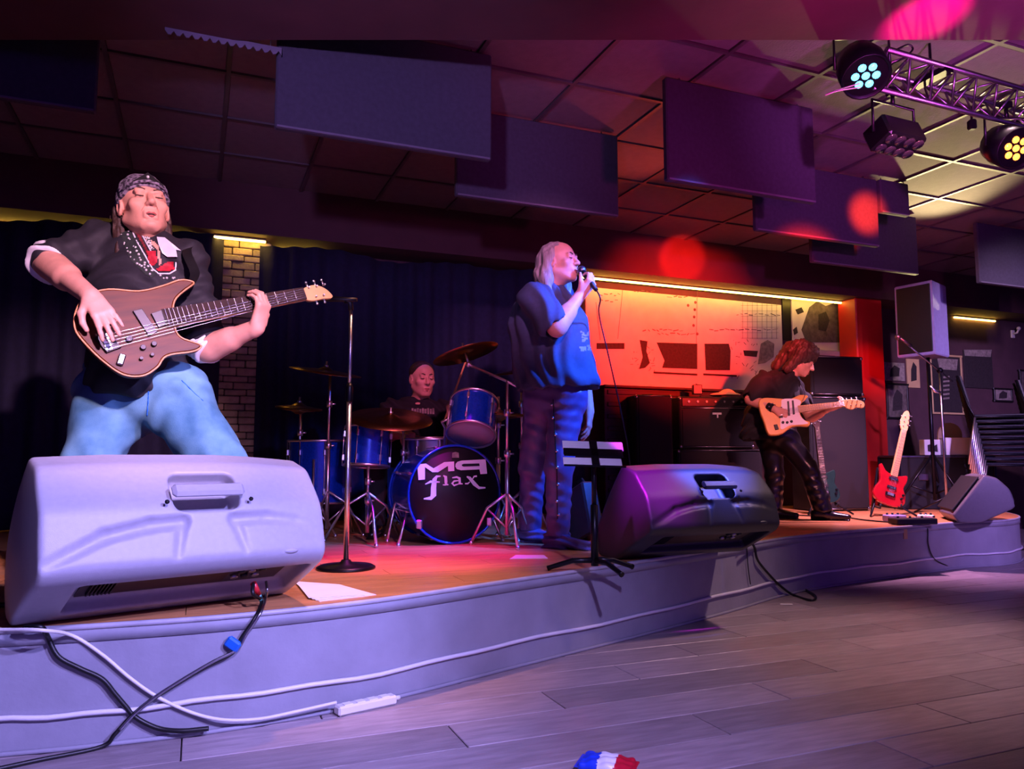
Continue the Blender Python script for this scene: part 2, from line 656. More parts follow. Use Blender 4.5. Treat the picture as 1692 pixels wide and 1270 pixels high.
def in_poly(u, v):
    c = False; n = len(poly_uv)
    for i in range(n):
        (x1, y1), (x2, y2) = poly_uv[i - 1], poly_uv[i]
        if (y1 > v) != (y2 > v) and u < (x2 - x1) * (v - y1) / (y2 - y1) + x1: c = not c
    return c


def seen(p, mg=60):
    q = proj(p)
    return q is not None and -mg < q[0] < 1692 + mg and -mg < q[1] < 1270 + mg


PW, PL = 0.215, 1.25
plank_me = MB().box((0, 0, 0), (PL - 0.004, PW - 0.004, 0.012), bev=0.002)
first_plank = None
n_pl = 0
for j in range(-40, 10):
    off = (j * 0.437) % PL
    for i in range(-6, 16):
        u0 = i * PL + off; v0 = j * PW
        cs = [(u0 + a * PL, v0 + b * PW) for a in (0, 0.25, 0.5, 0.75, 1) for b in (0, 1)]
        if not any(seen(W(a, b, 0), 420) for (a, b) in cs): continue
        if all(in_poly(a, b) for (a, b) in cs): continue
        if v0 > WALLV: continue
        if first_plank is None:
            o = plank_me.build('plank', 'floor_vinyl', floor); first_plank = o
        else:
            o = first_plank.copy(); COL.objects.link(o)
        o.location = W(u0 + PL / 2, v0 + PW / 2, -0.0065 + 0.0)
        o.rotation_euler = (0, 0, WROT)
        n_pl += 1
print('floor planks', n_pl)

# ------------------------------------------------------------------ stage
stage = MB()
pl_core = [(p[0], p[1]) for p in poly_uv]
stage.prism(pl_core, 0.0, ST - 0.018, WM)
stage_o = struct(stage.build('stage', 'riser_paint'))
SW, SL = 0.155, 1.3
n_sp = 0
umin = min(p[0] for p in poly_uv); umax = max(p[0] for p in poly_uv); vmin = min(p[1] for p in poly_uv)
j0 = int(math.floor(vmin / SW)) - 1
for j in range(j0, int(WALLV / SW) + 2):
    off = (j * 0.531) % SL
    for i in range(int(umin / SL) - 2, int(umax / SL) + 2):
        u0 = i * SL + off; v0 = j * SW
        pc = clip_rect(poly_uv, u0 + .0012, u0 + SL - .0012, v0 + .0012, v0 + SW - .0012)
        if len(pc) < 3: continue
        a_ = sum(pc[k - 1][0] * pc[k][1] - pc[k][0] * pc[k - 1][1] for k in range(len(pc))) / 2
        if abs(a_) < 0.002: continue
        if a_ < 0: pc = pc[::-1]
        mm = MB()
        mm.prism([(p[0] - u0, p[1] - v0) for p in pc], 0, 0.018)
        o = mm.build('stage_plank', 'stage_wood', stage_o)
        o.location = W(u0, v0, ST - 0.018)
        o.rotation_euler = (0, 0, WROT)
        n_sp += 1
print('stage planks', n_sp)


def riser_path(z, out):
    pts = []
    n = len(edge_s)
    for i, p in enumerate(edge_s):
        t = (edge_s[min(i + 1, n - 1)] - edge_s[max(i - 1, 0)]).normalized()
        nn = Vector((t.y, -t.x, 0))
        pts.append(Vector((p.x, p.y, z)) + nn * out)
    return pts


m = MB(); m.tube(riser_path(ST - 0.008, 0.002), 0.010, 6)
m.build('edge_trim', 'edge_trim', stage_o)
m = MB()
lo = riser_path(ST - 0.052, 0.006); hi_ = riser_path(ST - 0.012, 0.006)
n = len(lo)
m.add(lo + hi_ + riser_path(ST - 0.012, 0.0) + riser_path(ST - 0.052, 0.0), [(i, i + 1, n + i + 1, n + i) for i in range(n - 1)] + [(n + i, n + i + 1, 2 * n + i + 1, 2 * n + i) for i in range(n - 1)] + [(3 * n + i, 3 * n + i + 1, i + 1, i) for i in range(n - 1)], True)
m.build('nosing', 'riser_paint', stage_o)
rl = [p + Vector((0, 0, 0.006 * math.sin(i * 0.9) * math.sin(i * 0.37))) for i, p in enumerate(riser_path(0.105, 0.007))]
m = MB(); m.tube(rl, 0.0085, 6)
m.build('rope_light', 'rope_light', stage_o)
m = MB(); m.tube(riser_path(0.006, 0.006), 0.008, 6)
m.build('base_bead', 'riser_paint', stage_o)

# ------------------------------------------------------------------ ceiling: tiles in a grid, parallel to the back wall
m = MB(); m.box(W(4, -4, CEIL + 0.09), (20, 16, 0.1), Matrix.Rotation(WROT, 4, 'Z'))
ceil = struct(m.build('ceiling', 'ceiling_base'))
TS = 0.61
tile_me = MB().box((0, 0, 0), (TS - 0.02, TS - 0.02, 0.02), bev=0.005)
ft = None; n_t = 0
u_rng = set(); v_rng = set()
for j in range(-16, 1):
    for i in range(-8, 22):
        u0, v0 = i * TS + 0.2, j * TS + 0.02
        if v0 + TS > 0.05: continue
        if not any(seen(W(u0 + a * TS, v0 + b * TS, CEIL), 120) for a in (0, 1) for b in (0, 1)): continue
        if ft is None:
            o = tile_me.build('ceiling_tile', 'ceiling_tile', ceil); ft = o
        else:
            o = ft.copy(); COL.objects.link(o)
        o.location = W(u0 + TS / 2, v0 + TS / 2, CEIL + 0.022)
        o.rotation_euler = (0, 0, WROT)
        n_t += 1; u_rng.add(i); v_rng.add(j)
print('ceiling tiles', n_t)
ua, ub = min(u_rng) * TS + .2, (max(u_rng) + 1) * TS + .2
va, vb = min(v_rng) * TS + .02, (max(v_rng) + 1) * TS + .02
for i in range(min(u_rng), max(u_rng) + 2):
    m = MB(); m.box(W(i * TS + .2, (va + vb) / 2, CEIL + 0.006), (0.024, vb - va, 0.012), Matrix.Rotation(WROT, 4, 'Z'))
    m.build('ceiling_bar', 'ceiling_bar', ceil)
for j in range(min(v_rng), max(v_rng) + 2):
    m = MB(); m.box(W((ua + ub) / 2, j * TS + .02, CEIL + 0.006), (ub - ua, 0.024, 0.0122), Matrix.Rotation(WROT, 4, 'Z'))
    m.build('ceiling_bar', 'ceiling_bar', ceil)

# ------------------------------------------------------------------ walls, soffit, beam
RZ = Matrix.Rotation(WROT, 4, 'Z')
m = MB(); m.box(W(4.0, WALLV + 0.06, 1.5), (18, 0.12, 3.2), RZ)
wall_back = struct(m.build('wall_back', 'wall_dark'))
m = MB(); m.box(W(4.0, 0.20, (SOF + CEIL + 0.04) / 2), (18, WALLV, CEIL + 0.04 - SOF), RZ)
struct(m.build('trim_1', 'soffit_paint'))
m = MB(); m.box(W(-3.2, -5, 1.5), (0.12, 11, 3.2), RZ)
struct(m.build('wall_left', 'wall_dark'))
m = MB(); m.box(W(11.5, -5, 1.5), (0.12, 11, 3.2), RZ)
struct(m.build('wall_right', 'wall_dark'))
# dropped beam crossing the ceiling over the front of the dance floor
BY = 3.35
zb = P(846, 66, BY).z
m = MB(); m.box((0.6, BY - 0.25, (zb + CEIL + 0.03) / 2), (14, 0.5, CEIL + 0.03 - zb))
struct(m.build('trim_2', 'soffit_paint'))

# ------------------------------------------------------------------ signed-distance modelling: smooth solids meshed with surface nets
def _n(v):
    return np.array([v[0], v[1], v[2]], dtype=np.float32)


class SDF:
    def __init__(self, lo, hi, h):
        self.h = h
        self.o = _n(lo)
        self.shape = tuple(int(math.ceil((hi[i] - lo[i]) / h)) + 1 for i in range(3))
        self.F = np.full(self.shape, 0.5, dtype=np.float32)
        self.ax = [self.o[i] + h * np.arange(self.shape[i], dtype=np.float32) for i in range(3)]

    def region(self, lo, hi, pad):
        sl = []
        for i in range(3):
            a = int(max(0, math.floor((lo[i] - pad - self.o[i]) / self.h)))
            b = int(min(self.shape[i], math.ceil((hi[i] + pad - self.o[i]) / self.h) + 1))
            if b <= a: return None, None
            sl.append(slice(a, b))
        X, Y, Z = np.meshgrid(self.ax[0][sl[0]], self.ax[1][sl[1]], self.ax[2][sl[2]], indexing='ij', sparse=True)
        return tuple(sl), (X, Y, Z)

    def _op(self, sl, d, k, op):
        A = self.F[sl]
        if op == 'add':
            if k > 0:
                h = np.clip(0.5 + 0.5 * (A - d) / k, 0, 1)
                self.F[sl] = A * (1 - h) + d * h - k * h * (1 - h)
            else:
                self.F[sl] = np.minimum(A, d)
        elif op == 'sub':
            d = -d
            if k > 0:
                h = np.clip(0.5 - 0.5 * (A - d) / k, 0, 1)
                self.F[sl] = A * (1 - h) + d * h + k * h * (1 - h)
            else:
                self.F[sl] = np.maximum(A, d)

    def cap(self, a, b, ra, rb=None, k=0.02, op='add', flat=None, ff=1.0):
        """tapered capsule; flat: unit vector along which it is squashed by ff"""
        rb = ra if rb is None else rb
        a = _n(a); b = _n(b)
        R = max(ra, rb)
        sl, g = self.region(np.minimum(a, b) - R, np.maximum(a, b) + R, 2 * self.h + k)
        if sl is None: return self
        X, Y, Z = g[0] - a[0], g[1] - a[1], g[2] - a[2]
        e = b - a
        L2 = float(e @ e) + 1e-12
        t = np.clip((X * e[0] + Y * e[1] + Z * e[2]) / L2, 0, 1)
        dx, dy, dz = X - e[0] * t, Y - e[1] * t, Z - e[2] * t
        if flat is not None:
            f = _n(flat); q = dx * f[0] + dy * f[1] + dz * f[2]
            d2 = dx * dx + dy * dy + dz * dz + q * q * (1 / (ff * ff) - 1)
            d = (np.sqrt(np.maximum(d2, 0)) - (ra + (rb - ra) * t)) * (0.5 + 0.5 * ff if ff < 1 else 1)
        else:
            d = np.sqrt(dx * dx + dy * dy + dz * dz) - (ra + (rb - ra) * t)
        self._op(sl, d, k, op)
        return self

    def ell(self, c, r, R=None, k=0.02, op='add'):
        c = _n(c); m = max(r)
        sl, g = self.region(c - m, c + m, 2 * self.h + k)
        if sl is None: return self
        X, Y, Z = g[0] - c[0], g[1] - c[1], g[2] - c[2]
        if R is not None:
            R = np.array(R.to_3x3() if hasattr(R, 'to_3x3') else R, dtype=np.float32)
            X, Y, Z = (R[0, 0] * X + R[1, 0] * Y + R[2, 0] * Z, R[0, 1] * X + R[1, 1] * Y + R[2, 1] * Z, R[0, 2] * X + R[1, 2] * Y + R[2, 2] * Z)
        k0 = np.sqrt((X / r[0]) ** 2 + (Y / r[1]) ** 2 + (Z / r[2]) ** 2)
        k1 = np.sqrt((X / r[0] ** 2) ** 2 + (Y / r[1] ** 2) ** 2 + (Z / r[2] ** 2) ** 2)
        d = k0 * (k0 - 1) / np.maximum(k1, 1e-6)
        self._op(sl, d, k, op)
        return self

    def box(self, c, half, R=None, rad=0.01, k=0.0, op='add'):
        c = _n(c); m = math.sqrt(sum(x * x for x in half)) + rad
        sl, g = self.region(c - m, c + m, 2 * self.h + k)
        if sl is None: return self
        X, Y, Z = g[0] - c[0], g[1] - c[1], g[2] - c[2]
        if R is not None:
            R = np.array(R.to_3x3() if hasattr(R, 'to_3x3') else R, dtype=np.float32)
            X, Y, Z = (R[0, 0] * X + R[1, 0] * Y + R[2, 0] * Z, R[0, 1] * X + R[1, 1] * Y + R[2, 1] * Z, R[0, 2] * X + R[1, 2] * Y + R[2, 2] * Z)
        qx, qy, qz = np.abs(X) - half[0] + rad, np.abs(Y) - half[1] + rad, np.abs(Z) - half[2] + rad
        d = np.sqrt(np.maximum(qx, 0) ** 2 + np.maximum(qy, 0) ** 2 + np.maximum(qz, 0) ** 2) + np.minimum(np.maximum(np.maximum(qx, qy), qz), 0) - rad
        self._op(sl, d, k, op)
        return self

    def plane(self, p, n, k=0.0):
        """keep the side the normal points away from"""
        n = _n(Vector(n).normalized()); p = _n(p)
        d = (self.ax[0][:, None, None] - p[0]) * n[0] + (self.ax[1][None, :, None] - p[1]) * n[1] + (self.ax[2][None, None, :] - p[2]) * n[2]
        if k > 0:
            A = self.F; h = np.clip(0.5 - 0.5 * (A - d) / k, 0, 1)
            self.F = A * (1 - h) + d * h + k * h * (1 - h)
        else:
            self.F = np.maximum(self.F, d)
        return self

    def folds(self, lo, hi, amp, dirs, seed=0):
        """gentle cloth folds inside a box: warped sine waves along the given directions (vec, wavelength)"""
        sl, g = self.region(lo, hi, 0)
        if sl is None: return self
        X, Y, Z = g
        w = 0
        for i, (d, L) in enumerate(dirs):
            ph = X * d[0] + Y * d[1] + Z * d[2]
            wob = 0.35 * L * (np.sin(X * 17 + i + seed) + np.sin(Y * 14 + 2 * i + seed) + np.sin(Z * 12 + seed * 1.7))
            w = w + np.sin((ph + wob) * (2 * PI / L))
        fade = 1
        for A, a, b in ((X, lo[0], hi[0]), (Y, lo[1], hi[1]), (Z, lo[2], hi[2])):
            fade = fade * np.clip(np.minimum(A - a, b - A) / 0.05, 0, 1)
        self.F[sl] += (amp / len(dirs)) * w * fade
        return self

    def mesh(self):
        F = self.F
        F[0] = F[-1] = 0.1; F[:, 0] = F[:, -1] = 0.1; F[:, :, 0] = F[:, :, -1] = 0.1
        s = F < 0
        c = s[:-1].astype(np.uint8) + s[1:]
        c = c[:, :-1] + c[:, 1:]
        c = c[:, :, :-1] + c[:, :, 1:]
        act = (c > 0) & (c < 8)
        ci = np.argwhere(act)
        idx = np.full(act.shape, -1, dtype=np.int32)
        idx[act] = np.arange(len(ci))
        pos = np.zeros((len(ci), 3), dtype=np.float32); cnt = np.zeros(len(ci), dtype=np.float32)
        cor = [(a, b, d) for a in (0, 1) for b in (0, 1) for d in (0, 1)]
        val = {q: F[ci[:, 0] + q[0], ci[:, 1] + q[1], ci[:, 2] + q[2]] for q in cor}
        for q in cor:
            for axx in range(3):
                if q[axx] == 1: continue
                r = list(q); r[axx] = 1; r = tuple(r)
                fa, fb = val[q], val[r]
                m_ = (fa < 0) != (fb < 0)
                t = np.where(m_, fa / np.where(m_, fa - fb, 1), 0)
                for ax2 in range(3):
                    pos[:, ax2] += np.where(m_, q[ax2] + (t if ax2 == axx else 0), 0)
                cnt += m_
        V = self.o + self.h * (ci + pos / cnt[:, None])
        faces = []
        for axx in range(3):
            o1, o2 = [(1, 2), (2, 0), (0, 1)][axx]
            sa = [slice(None)] * 3; sb = [slice(None)] * 3
            sa[axx] = slice(0, -1); sb[axx] = slice(1, None)
            a, b = s[tuple(sa)], s[tuple(sb)]
            e = np.argwhere(a != b)
            if not len(e): continue
            inside = a[e[:, 0], e[:, 1], e[:, 2]]
            d1 = np.zeros(3, int); d1[o1] = 1
            d2 = np.zeros(3, int); d2[o2] = 1
            q = [e - d1 - d2, e - d2, e, e - d1]
            q = np.stack([idx[x[:, 0], x[:, 1], x[:, 2]] for x in q], 1)
            q = np.where(inside[:, None], q, q[:, ::-1])
            faces.append(q[(q >= 0).all(1)])
        return V, np.concatenate(faces)

    def build(self, name, mats, parent=None, fmat=None, smooth=True):
        V, Q = self.mesh()
        fm = None
        if fmat is not None:
            fm = fmat(V[Q].mean(1))
        return np_mesh(name, V, Q, mats, parent, smooth, fm, world=True)


# ------------------------------------------------------------------ floor monitors
def monitor(label, px, d, yaw, L=0.80, sc=1.0, m_body='plastic_lit', pitch=0.0, back_amp=True):
    """moulded loudspeaker lying on its side as a wedge, its back toward the audience.
    local frame: x along its length, -y toward the audience, z up"""
    base = on_stage(px, d)
    t = thing('stage_monitor', label, 'speaker', base, (0, 0, yaw), 'stage monitors along the stage front')
    H = 0.48 * sc; h = 0.006
    S = SDF((-L / 2 - .06, -0.36 * sc, -0.02), (L / 2 + .06, 0.36 * sc, H + 0.08), h)
    # cross-section (y, z): solid between its half planes, tapering toward the right (horn) end
    prof = [(0.06, 0.0), (-0.245, 0.150), (-0.268, 0.185), (-0.225, 0.335), (-0.115, 0.450), (0.0, 0.48), (0.30, 0.075), (0.24, 0.0)]
    prof = [(y * sc, z * sc) for (y, z) in prof]
    X, Y, Z = np.meshgrid(*S.ax, indexing='ij', sparse=True)
    tx = np.clip((X + L / 2) / L, 0, 1)
    shr = 1.0 - 0.10 * np.clip(tx - 0.62, 0, 1) ** 1.5 * 4 - 0.05 * np.clip(0.25 - tx, 0, 1) * 3
    cy, cz = 0.02 * sc, 0.22 * sc
    Yp = cy + (Y - cy) / shr; Zp = Z / (0.5 + 0.5 * shr)
    D = np.full(S.shape, -1.0, dtype=np.float32)
    n = len(prof)
    for i in range(n):
        (y1, z1), (y2, z2) = prof[i], prof[(i + 1) % n]
        ey, ez = y2 - y1, z2 - z1
        l = math.hypot(ey, ez); ny, nz = -ez / l, ey / l
        dd = (Yp - y1) * ny + (Zp - z1) * nz
        k = 0.014
        hh = np.clip(0.5 - 0.5 * (D - dd) / k, 0, 1)
        D = D * (1 - hh) + dd * hh + k * hh * (1 - hh)
    # the concave amp panel side is carved afterwards; ends are slightly domed
    ex = np.abs(X) - (L / 2 - 0.10 * (((Y - 0.0) / 0.3) ** 2 + ((Z - 0.2) / 0.3) ** 2) * 0.22)
    k = 0.016
    hh = np.clip(0.5 - 0.5 * (D - ex) / k, 0, 1)
    S.F = (D * (1 - hh) + ex * hh + k * hh * (1 - hh)).astype(np.float32)
    # pressed crease across the back below the handle, either side of a flaring centre rib
    def ysurf(z):
        z /= sc
        for (y1, z1), (y2, z2) in (((-0.268, .185), (-0.225, .335)), ((-0.225, .335), (-0.115, .45))):
            if z <= z2: return (y1 + (y2 - y1) * (z - z1) / (z2 - z1)) * sc
        return -0.115 * sc
    crease = [[(-0.46, 0.20), (-0.30, 0.262), (-0.16, 0.285), (-0.055, 0.29)], [(0.125, 0.29), (0.24, 0.292), (0.36, 0.28), (0.47, 0.25)]]
    for cr in crease:
        for (xa, za), (xb, zb_) in zip(cr[:-1], cr[1:]):
            pa = (xa * L, ysurf(za * sc) - 0.004, za * sc); pb = (xb * L, ysurf(zb_ * sc) - 0.004, zb_ * sc)
            S.cap(pa, pb, 0.020, 0.020, 0.012, 'sub')
    for cr in ([(-0.055, 0.29), (-0.075, 0.20)], [(0.125, 0.29), (0.16, 0.20)]):
        (xa, za), (xb, zb_) = cr
        S.cap((xa * L, ysurf(za * sc) - 0.004, za * sc), (xb * L, ysurf(zb_ * sc) - 0.006, zb_ * sc), 0.017, 0.010, 0.012, 'sub')
    # handle recess
    S.box((0.035 * L, -0.190 * sc, 0.375 * sc), (0.115 * L, 0.075, 0.072), Matrix.Rotation(-0.70, 4, 'X'), 0.03, 0.010, 'sub')
    # recess of the amplifier panel on the underside
    RR = Matrix.Rotation(-0.457, 4, 'X')
    S.box((0.045 * L, -0.10 * sc, 0.075 * sc), (0.40 * L, 0.115 * sc, 0.055), RR, 0.02, 0.008, 'sub')
    V, Q = S.mesh()
    np_mesh('cabinet', V, Q, m_body, t)
    m = MB()
    c = Vector((0.035 * L, -0.222 * sc, 0.375 * sc))
    m.box(c, (0.25 * L, 0.026, 0.046), Matrix.Rotation(-0.70, 4, 'X'), 0.010)
    m.build('handle', m_body, t)
    for sx in (-1, 1):
        m = MB(); m.lathe([(0.007, 0), (0.007, 0.004), (0.003, 0.006)], 10, Matrix.Translation((0.035 * L + sx * 0.145 * L, -0.236 * sc, 0.345 * sc)) @ Matrix.Rotation(1.1, 4, 'X'))
        m.build('screw', 'black_metal', t)
    # amp panel with fins and connectors
    pc = Vector((0.045 * L, -0.078 * sc, 0.118 * sc))
    m = MB(); m.box(pc, (0.72 * L, 0.19 * sc, 0.008), RR); ap = m.build('amp_panel', 'panel_metal', t)
    m = MB(); m.box(pc + RR.to_3x3() @ Vector((-0.06 * L, 0, -0.006)), (0.40 * L, 0.15 * sc, 0.006), RR, 0.002)
    m.build('name_plate', 'wood_dark', ap)
    m = MB()
    for i in range(7): m.box(pc + RR.to_3x3() @ Vector((-0.33 * L + i * 0.011, 0, -0.008)), (0.004, 0.14 * sc, 0.014), RR)
    m.build('heat_sink', 'black_metal', ap)
    for i, (ax_, ay_) in enumerate(((0.17, 0.035), (0.21, 0.035), (0.25, 0.03), (0.18, -0.01), (0.22, -0.012), (0.26, -0.015))):
        m = MB(); m.lathe([(0.013, 0.002), (0.013, -0.012), (0.009, -0.014)], 12, Matrix.Translation(pc + RR.to_3x3() @ Vector((ax_ * L, ay_ * sc, -0.004))) @ RR)
        m.build('connector', 'plastic_dark' if i % 2 else 'steel', ap)
    for sx in (-1, 1):
        m = MB(); m.box((sx * 0.30 * L, 0.15, 0.004), (0.05, 0.12, 0.012), None, 0.003)
        m.build('rubber_foot', 'rubber', t)
    # front grille on the slope that faces the players
    gd = Vector((0, 0.30 - 0.0, 0.075 - 0.48)) * sc
    gm = frame(Vector((0, 0.163 * sc, 0.285 * sc)), (1, 0, 0), gd)
    m = MB(); m.box((0, 0, 0), (0.86 * L, gd.length * 0.82, 0.012), None, 0.004)
    m.v = [gm @ p for p in m.v]
    m.build('front_grille', 'grille', t)
    # pole-mount cup and end screws on the left end
    m = MB(); m.lathe([(0.020, -0.004), (0.020, 0.006), (0.012, 0.007), (0.012, -0.002)], 14, Matrix.Translation((-L / 2 + 0.012, -0.06 * sc, 0.13 * sc)) @ Matrix.Rotation(-PI / 2, 4, 'Y'))
    m.build('pole_cup', 'plastic_dark', t)
    for (yy, zz) in ((-0.17, 0.33), (-0.10, 0.36)):
        m = MB(); m.lathe([(0.008, -0.004), (0.008, 0.005), (0.004, 0.007)], 10, Matrix.Translation((-L / 2 + 0.030, yy * sc, zz * sc)) @ Matrix.Rotation(-PI / 2, 4, 'Y'))
        m.build('end_screw', 'chrome', t)
    for xx in (-0.20, 0.10, 0.33):
        m = MB(); m.ball((xx * L, -0.252 * sc, 0.185 * sc), (0.028, 0.008, 0.009), 12, 6)
        m.build('dimple', m_body, t)
    return t


mon1 = monitor('large moulded stage monitor, strong light painted in as pale grey, in the foreground in front of the bass player', 285, 2.62, math.radians(41), L=0.90, sc=1.09)
mon2 = monitor('black stage monitor beside the music stand at the middle of the stage edge', 1136, 4.05, math.radians(25), L=0.84, sc=1.0, m_body='plastic_black')

# ------------------------------------------------------------------ acoustic panels hanging from the ceiling, parallel to the back wall
def v_at_ceiling(px, py):
    return uv(PZ(px, py, CEIL))[1]


def hung_panel(label, v, pxl, pxr, py_bot, top=None, py_bot_r=None):
    ul, zl = wall_hit(pxl, py_bot, v)
    ur, zr = wall_hit(pxr, py_bot if py_bot_r is None else py_bot_r, v)
    z0 = (zl + zr) / 2
    z1 = CEIL - 0.012 if top is None else top
    t = thing('acoustic_panel', label, 'panel', W((ul + ur) / 2, v, z0), (0, 0, WROT), 'acoustic panels hung under the ceiling')
    w = ur - ul; hgt = z1 - z0
    m = MB(); m.box((0, 0, hgt / 2), (w, 0.045, hgt), None, 0.008); m.build('felt', 'panel_felt', t)
    m = MB(); m.box((0, -0.0235, 0.007), (w - 0.02, 0.004, 0.010)); m.build('hem', 'panel_edge', t)
    for sx in (-1, 1):
        m = MB(); m.tube([(sx * w * 0.4, 0, hgt - 0.02), (sx * w * 0.4, 0, CEIL - z0 + 0.004)], 0.004, 6); m.build('hanger', 'steel', t)
    return t


vB = v_at_ceiling(800, 88)
vC = v_at_ceiling(1010, 222)
vD = v_at_ceiling(1338, 178)
vE = v_at_ceiling(1443, 296)
hung_panel('dark acoustic panel cut by the left edge of the picture', v_at_ceiling(100, 40), -260, 160, 150, py_bot_r=166)
hung_panel('largest violet grey acoustic panel above and right of the bass player', vB, 453, 810, 218, py_bot_r=262)
hung_panel('dark acoustic panel just above the singer, partly behind the largest one', vC, 752, 1020, 330, py_bot_r=354)
hung_panel('large dark acoustic panel above the red lit wall', vD, 1100, 1345, 304, py_bot_r=332)
hung_panel('acoustic panel whose right half glows orange red', vE, 1247, 1450, 386, py_bot_r=404)
hung_panel('lowest acoustic panel with an orange left end, above the red post', vE + 0.55, 1340, 1515, 438, py_bot_r=450)
hung_panel('narrow dark acoustic panel right of the orange lit one', vE - 0.03, 1453, 1500, 352, py_bot_r=358)
hung_panel('violet acoustic panel at the right edge of the picture', v_at_ceiling(1650, 372), 1616, 1760, 466, py_bot_r=486)
# scalloped light edging that hangs between two panels on the left
ua_, za_ = wall_hit(272, 55, vB - 0.05); ub_, zb_ = wall_hit(465, 90, vB - 0.05)
t = thing('edging_strip', 'pale scalloped edging strip hanging left of the largest acoustic panel', 'trim', W(ua_, vB - 0.05, za_), (0, 0, WROT))
m = MB(); ln = ub_ - ua_; top_ = CEIL - 0.01 - za_
n = 40
pl = [(ln * i / n, 0.012 * math.cos(i * 2.1) + 0.005) for i in range(n + 1)] + [(ln, 0.035), (0, 0.035)]
m.prism(pl, -0.004, 0.004, Matrix.Rotation(PI / 2, 4, 'X')); m.build('scallops', 'panel_edge', t)
for k in (0.1, 0.9):
    m = MB(); m.tube([(ln * k, 0, 0.03), (ln * k, 0, top_ + 0.005)], 0.003, 6); m.build('hanger', 'steel', t)

# ------------------------------------------------------------------ cove light under the soffit
def led(px0, px1, zz, label, v=WALLV):
    u0, _ = wall_hit(px0, 470, v); u1, _ = wall_hit(px1, 490, v)
    t = thing('cove_light', label, 'light', W(u0, v, zz), (0, 0, WROT), 'warm strip lights under the soffit')
    m = MB(); m.box(((u1 - u0) / 2, -0.014, 0.018), (u1 - u0, 0.026, 0.012), None, 0.003); m.build('channel', 'alu', t)
    m = MB(); m.box(((u1 - u0) / 2, -0.014, 0.004), (u1 - u0, 0.022, 0.016), None, 0.003); m.build('tape', 'led_strip', t)


led(960, 1412, SOF - 0.026, 'bright yellow strip light running along the top of the mural wall', 0.27)
led(350, 436, SOF - 0.030, 'short yellow strip light above the stone pillar', 0.135)
led(-120, 330, SOF - 0.030, 'yellow strip light over the black curtain behind the bass player')
led(455, 530, SOF - 0.030, 'yellow strip light showing over the curtain right of the stone pillar')
led(1572, 1640, SOF - 0.030, 'small yellow strip light at the far right end of the wall')

# ------------------------------------------------------------------ black curtains
def curtain(label, px0, px1, v, seed, top=2.585):
    u0 = wall_hit(px0, 600, v)[0]; u1 = wall_hit(px1, 600, v)[0]
    n = int((u1 - u0) / 0.022); rows = 10
    r = random.Random(seed)
    ph = [r.uniform(0, 6) for _ in range(4)]
    V = []; F = []
    for j in range(rows + 1):
        f = j / rows
        for side in (0, 1):
            for i in range(n + 1):
                x = (u1 - u0) * i / n
                fold = math.sin(x * 34 + ph[0] + 1.2 * math.sin(x * 5 + ph[1])) * 0.032 + math.sin(x * 13 + ph[2]) * 0.014
                sag = 0.020 * math.sin(x * 6.3 + ph[3]) + 0.018 * math.sin(x * 2.7 + ph[0])
                z = ST + 0.012 + (top + sag - ST - 0.012) * (1 - f)
                V.append((x, fold * (0.7 + 0.5 * f) + side * 0.008, z - ST))
    w = n + 1
    for j in range(rows):
        for i in range(n):
            a = j * 2 * w + i; b = a + 2 * w
            F.append((a, b, b + 1, a + 1))
            a += w; b += w
            F.append((a, a + 1, b + 1, b))
    for i in range(n):                        # top and bottom hems
        F.append((i, i + 1, w + i + 1, w + i)); q = rows * 2 * w; F.append((q + i, q + w + i, q + w + i + 1, q + i + 1))
    o = np_mesh('stage_curtain', V, F, 'curtain_black')
    o.location = W(u0, v, ST); o.rotation_euler = (0, 0, WROT)
    return setprops(o, label, 'curtain', 'black stage curtains')


curtain('black curtain behind the bass player, left of the stone pillar', -420, 363, 0.13, 3)
curtain('black curtain behind the drum kit, right of the stone pillar', 424, 968, 0.13, 8, 2.57)

# ------------------------------------------------------------------ stone pillar in the curtain gap
u0 = wall_hit(340, 500, 0.20)[0]; u1 = wall_hit(446, 500, 0.20)[0]
pil = struct(MB().box(W((u0 + u1) / 2, 0.29, (ST + SOF) / 2), (u1 - u0 - 0.02, 0.14, SOF - ST), RZ).build('trim_3', 'mortar'))
z = ST; row = 0
r5 = random.Random(5)
while z < SOF - 0.06:
    hh = r5.uniform(0.048, 0.066)
    x = u0; w_tot = u1 - u0
    cuts = [0, r5.uniform(0.28, 0.42), r5.uniform(0.55, 0.75), 1] if row % 2 else [0, r5.uniform(0.4, 0.6), 1]
    for a, b in zip(cuts[:-1], cuts[1:]):
        dpt = r5.uniform(0.035, 0.06)
        m = MB(); m.box((0, 0, 0), ((b - a) * w_tot - 0.006, dpt, hh - 0.006), None, 0.006)
        o = m.build('stone', 'stone', pil)
        o.location = W(u0 + (a + b) / 2 * w_tot, 0.205 - dpt / 2 + 0.03, z + hh / 2); o.rotation_euler = (0, 0, WROT)
    z += hh; row += 1

# ------------------------------------------------------------------ red post
u0 = wall_hit(1418, 600, 0.05)[0]; u1 = wall_hit(1462, 600, 0.05)[0]
m = MB(); m.box(W((u0 + u1) / 2, 0.18, (ST + SOF) / 2), (u1 - u0, 0.26, SOF - ST), RZ, 0.012)
post = struct(m.build('trim_4', 'post_red'))

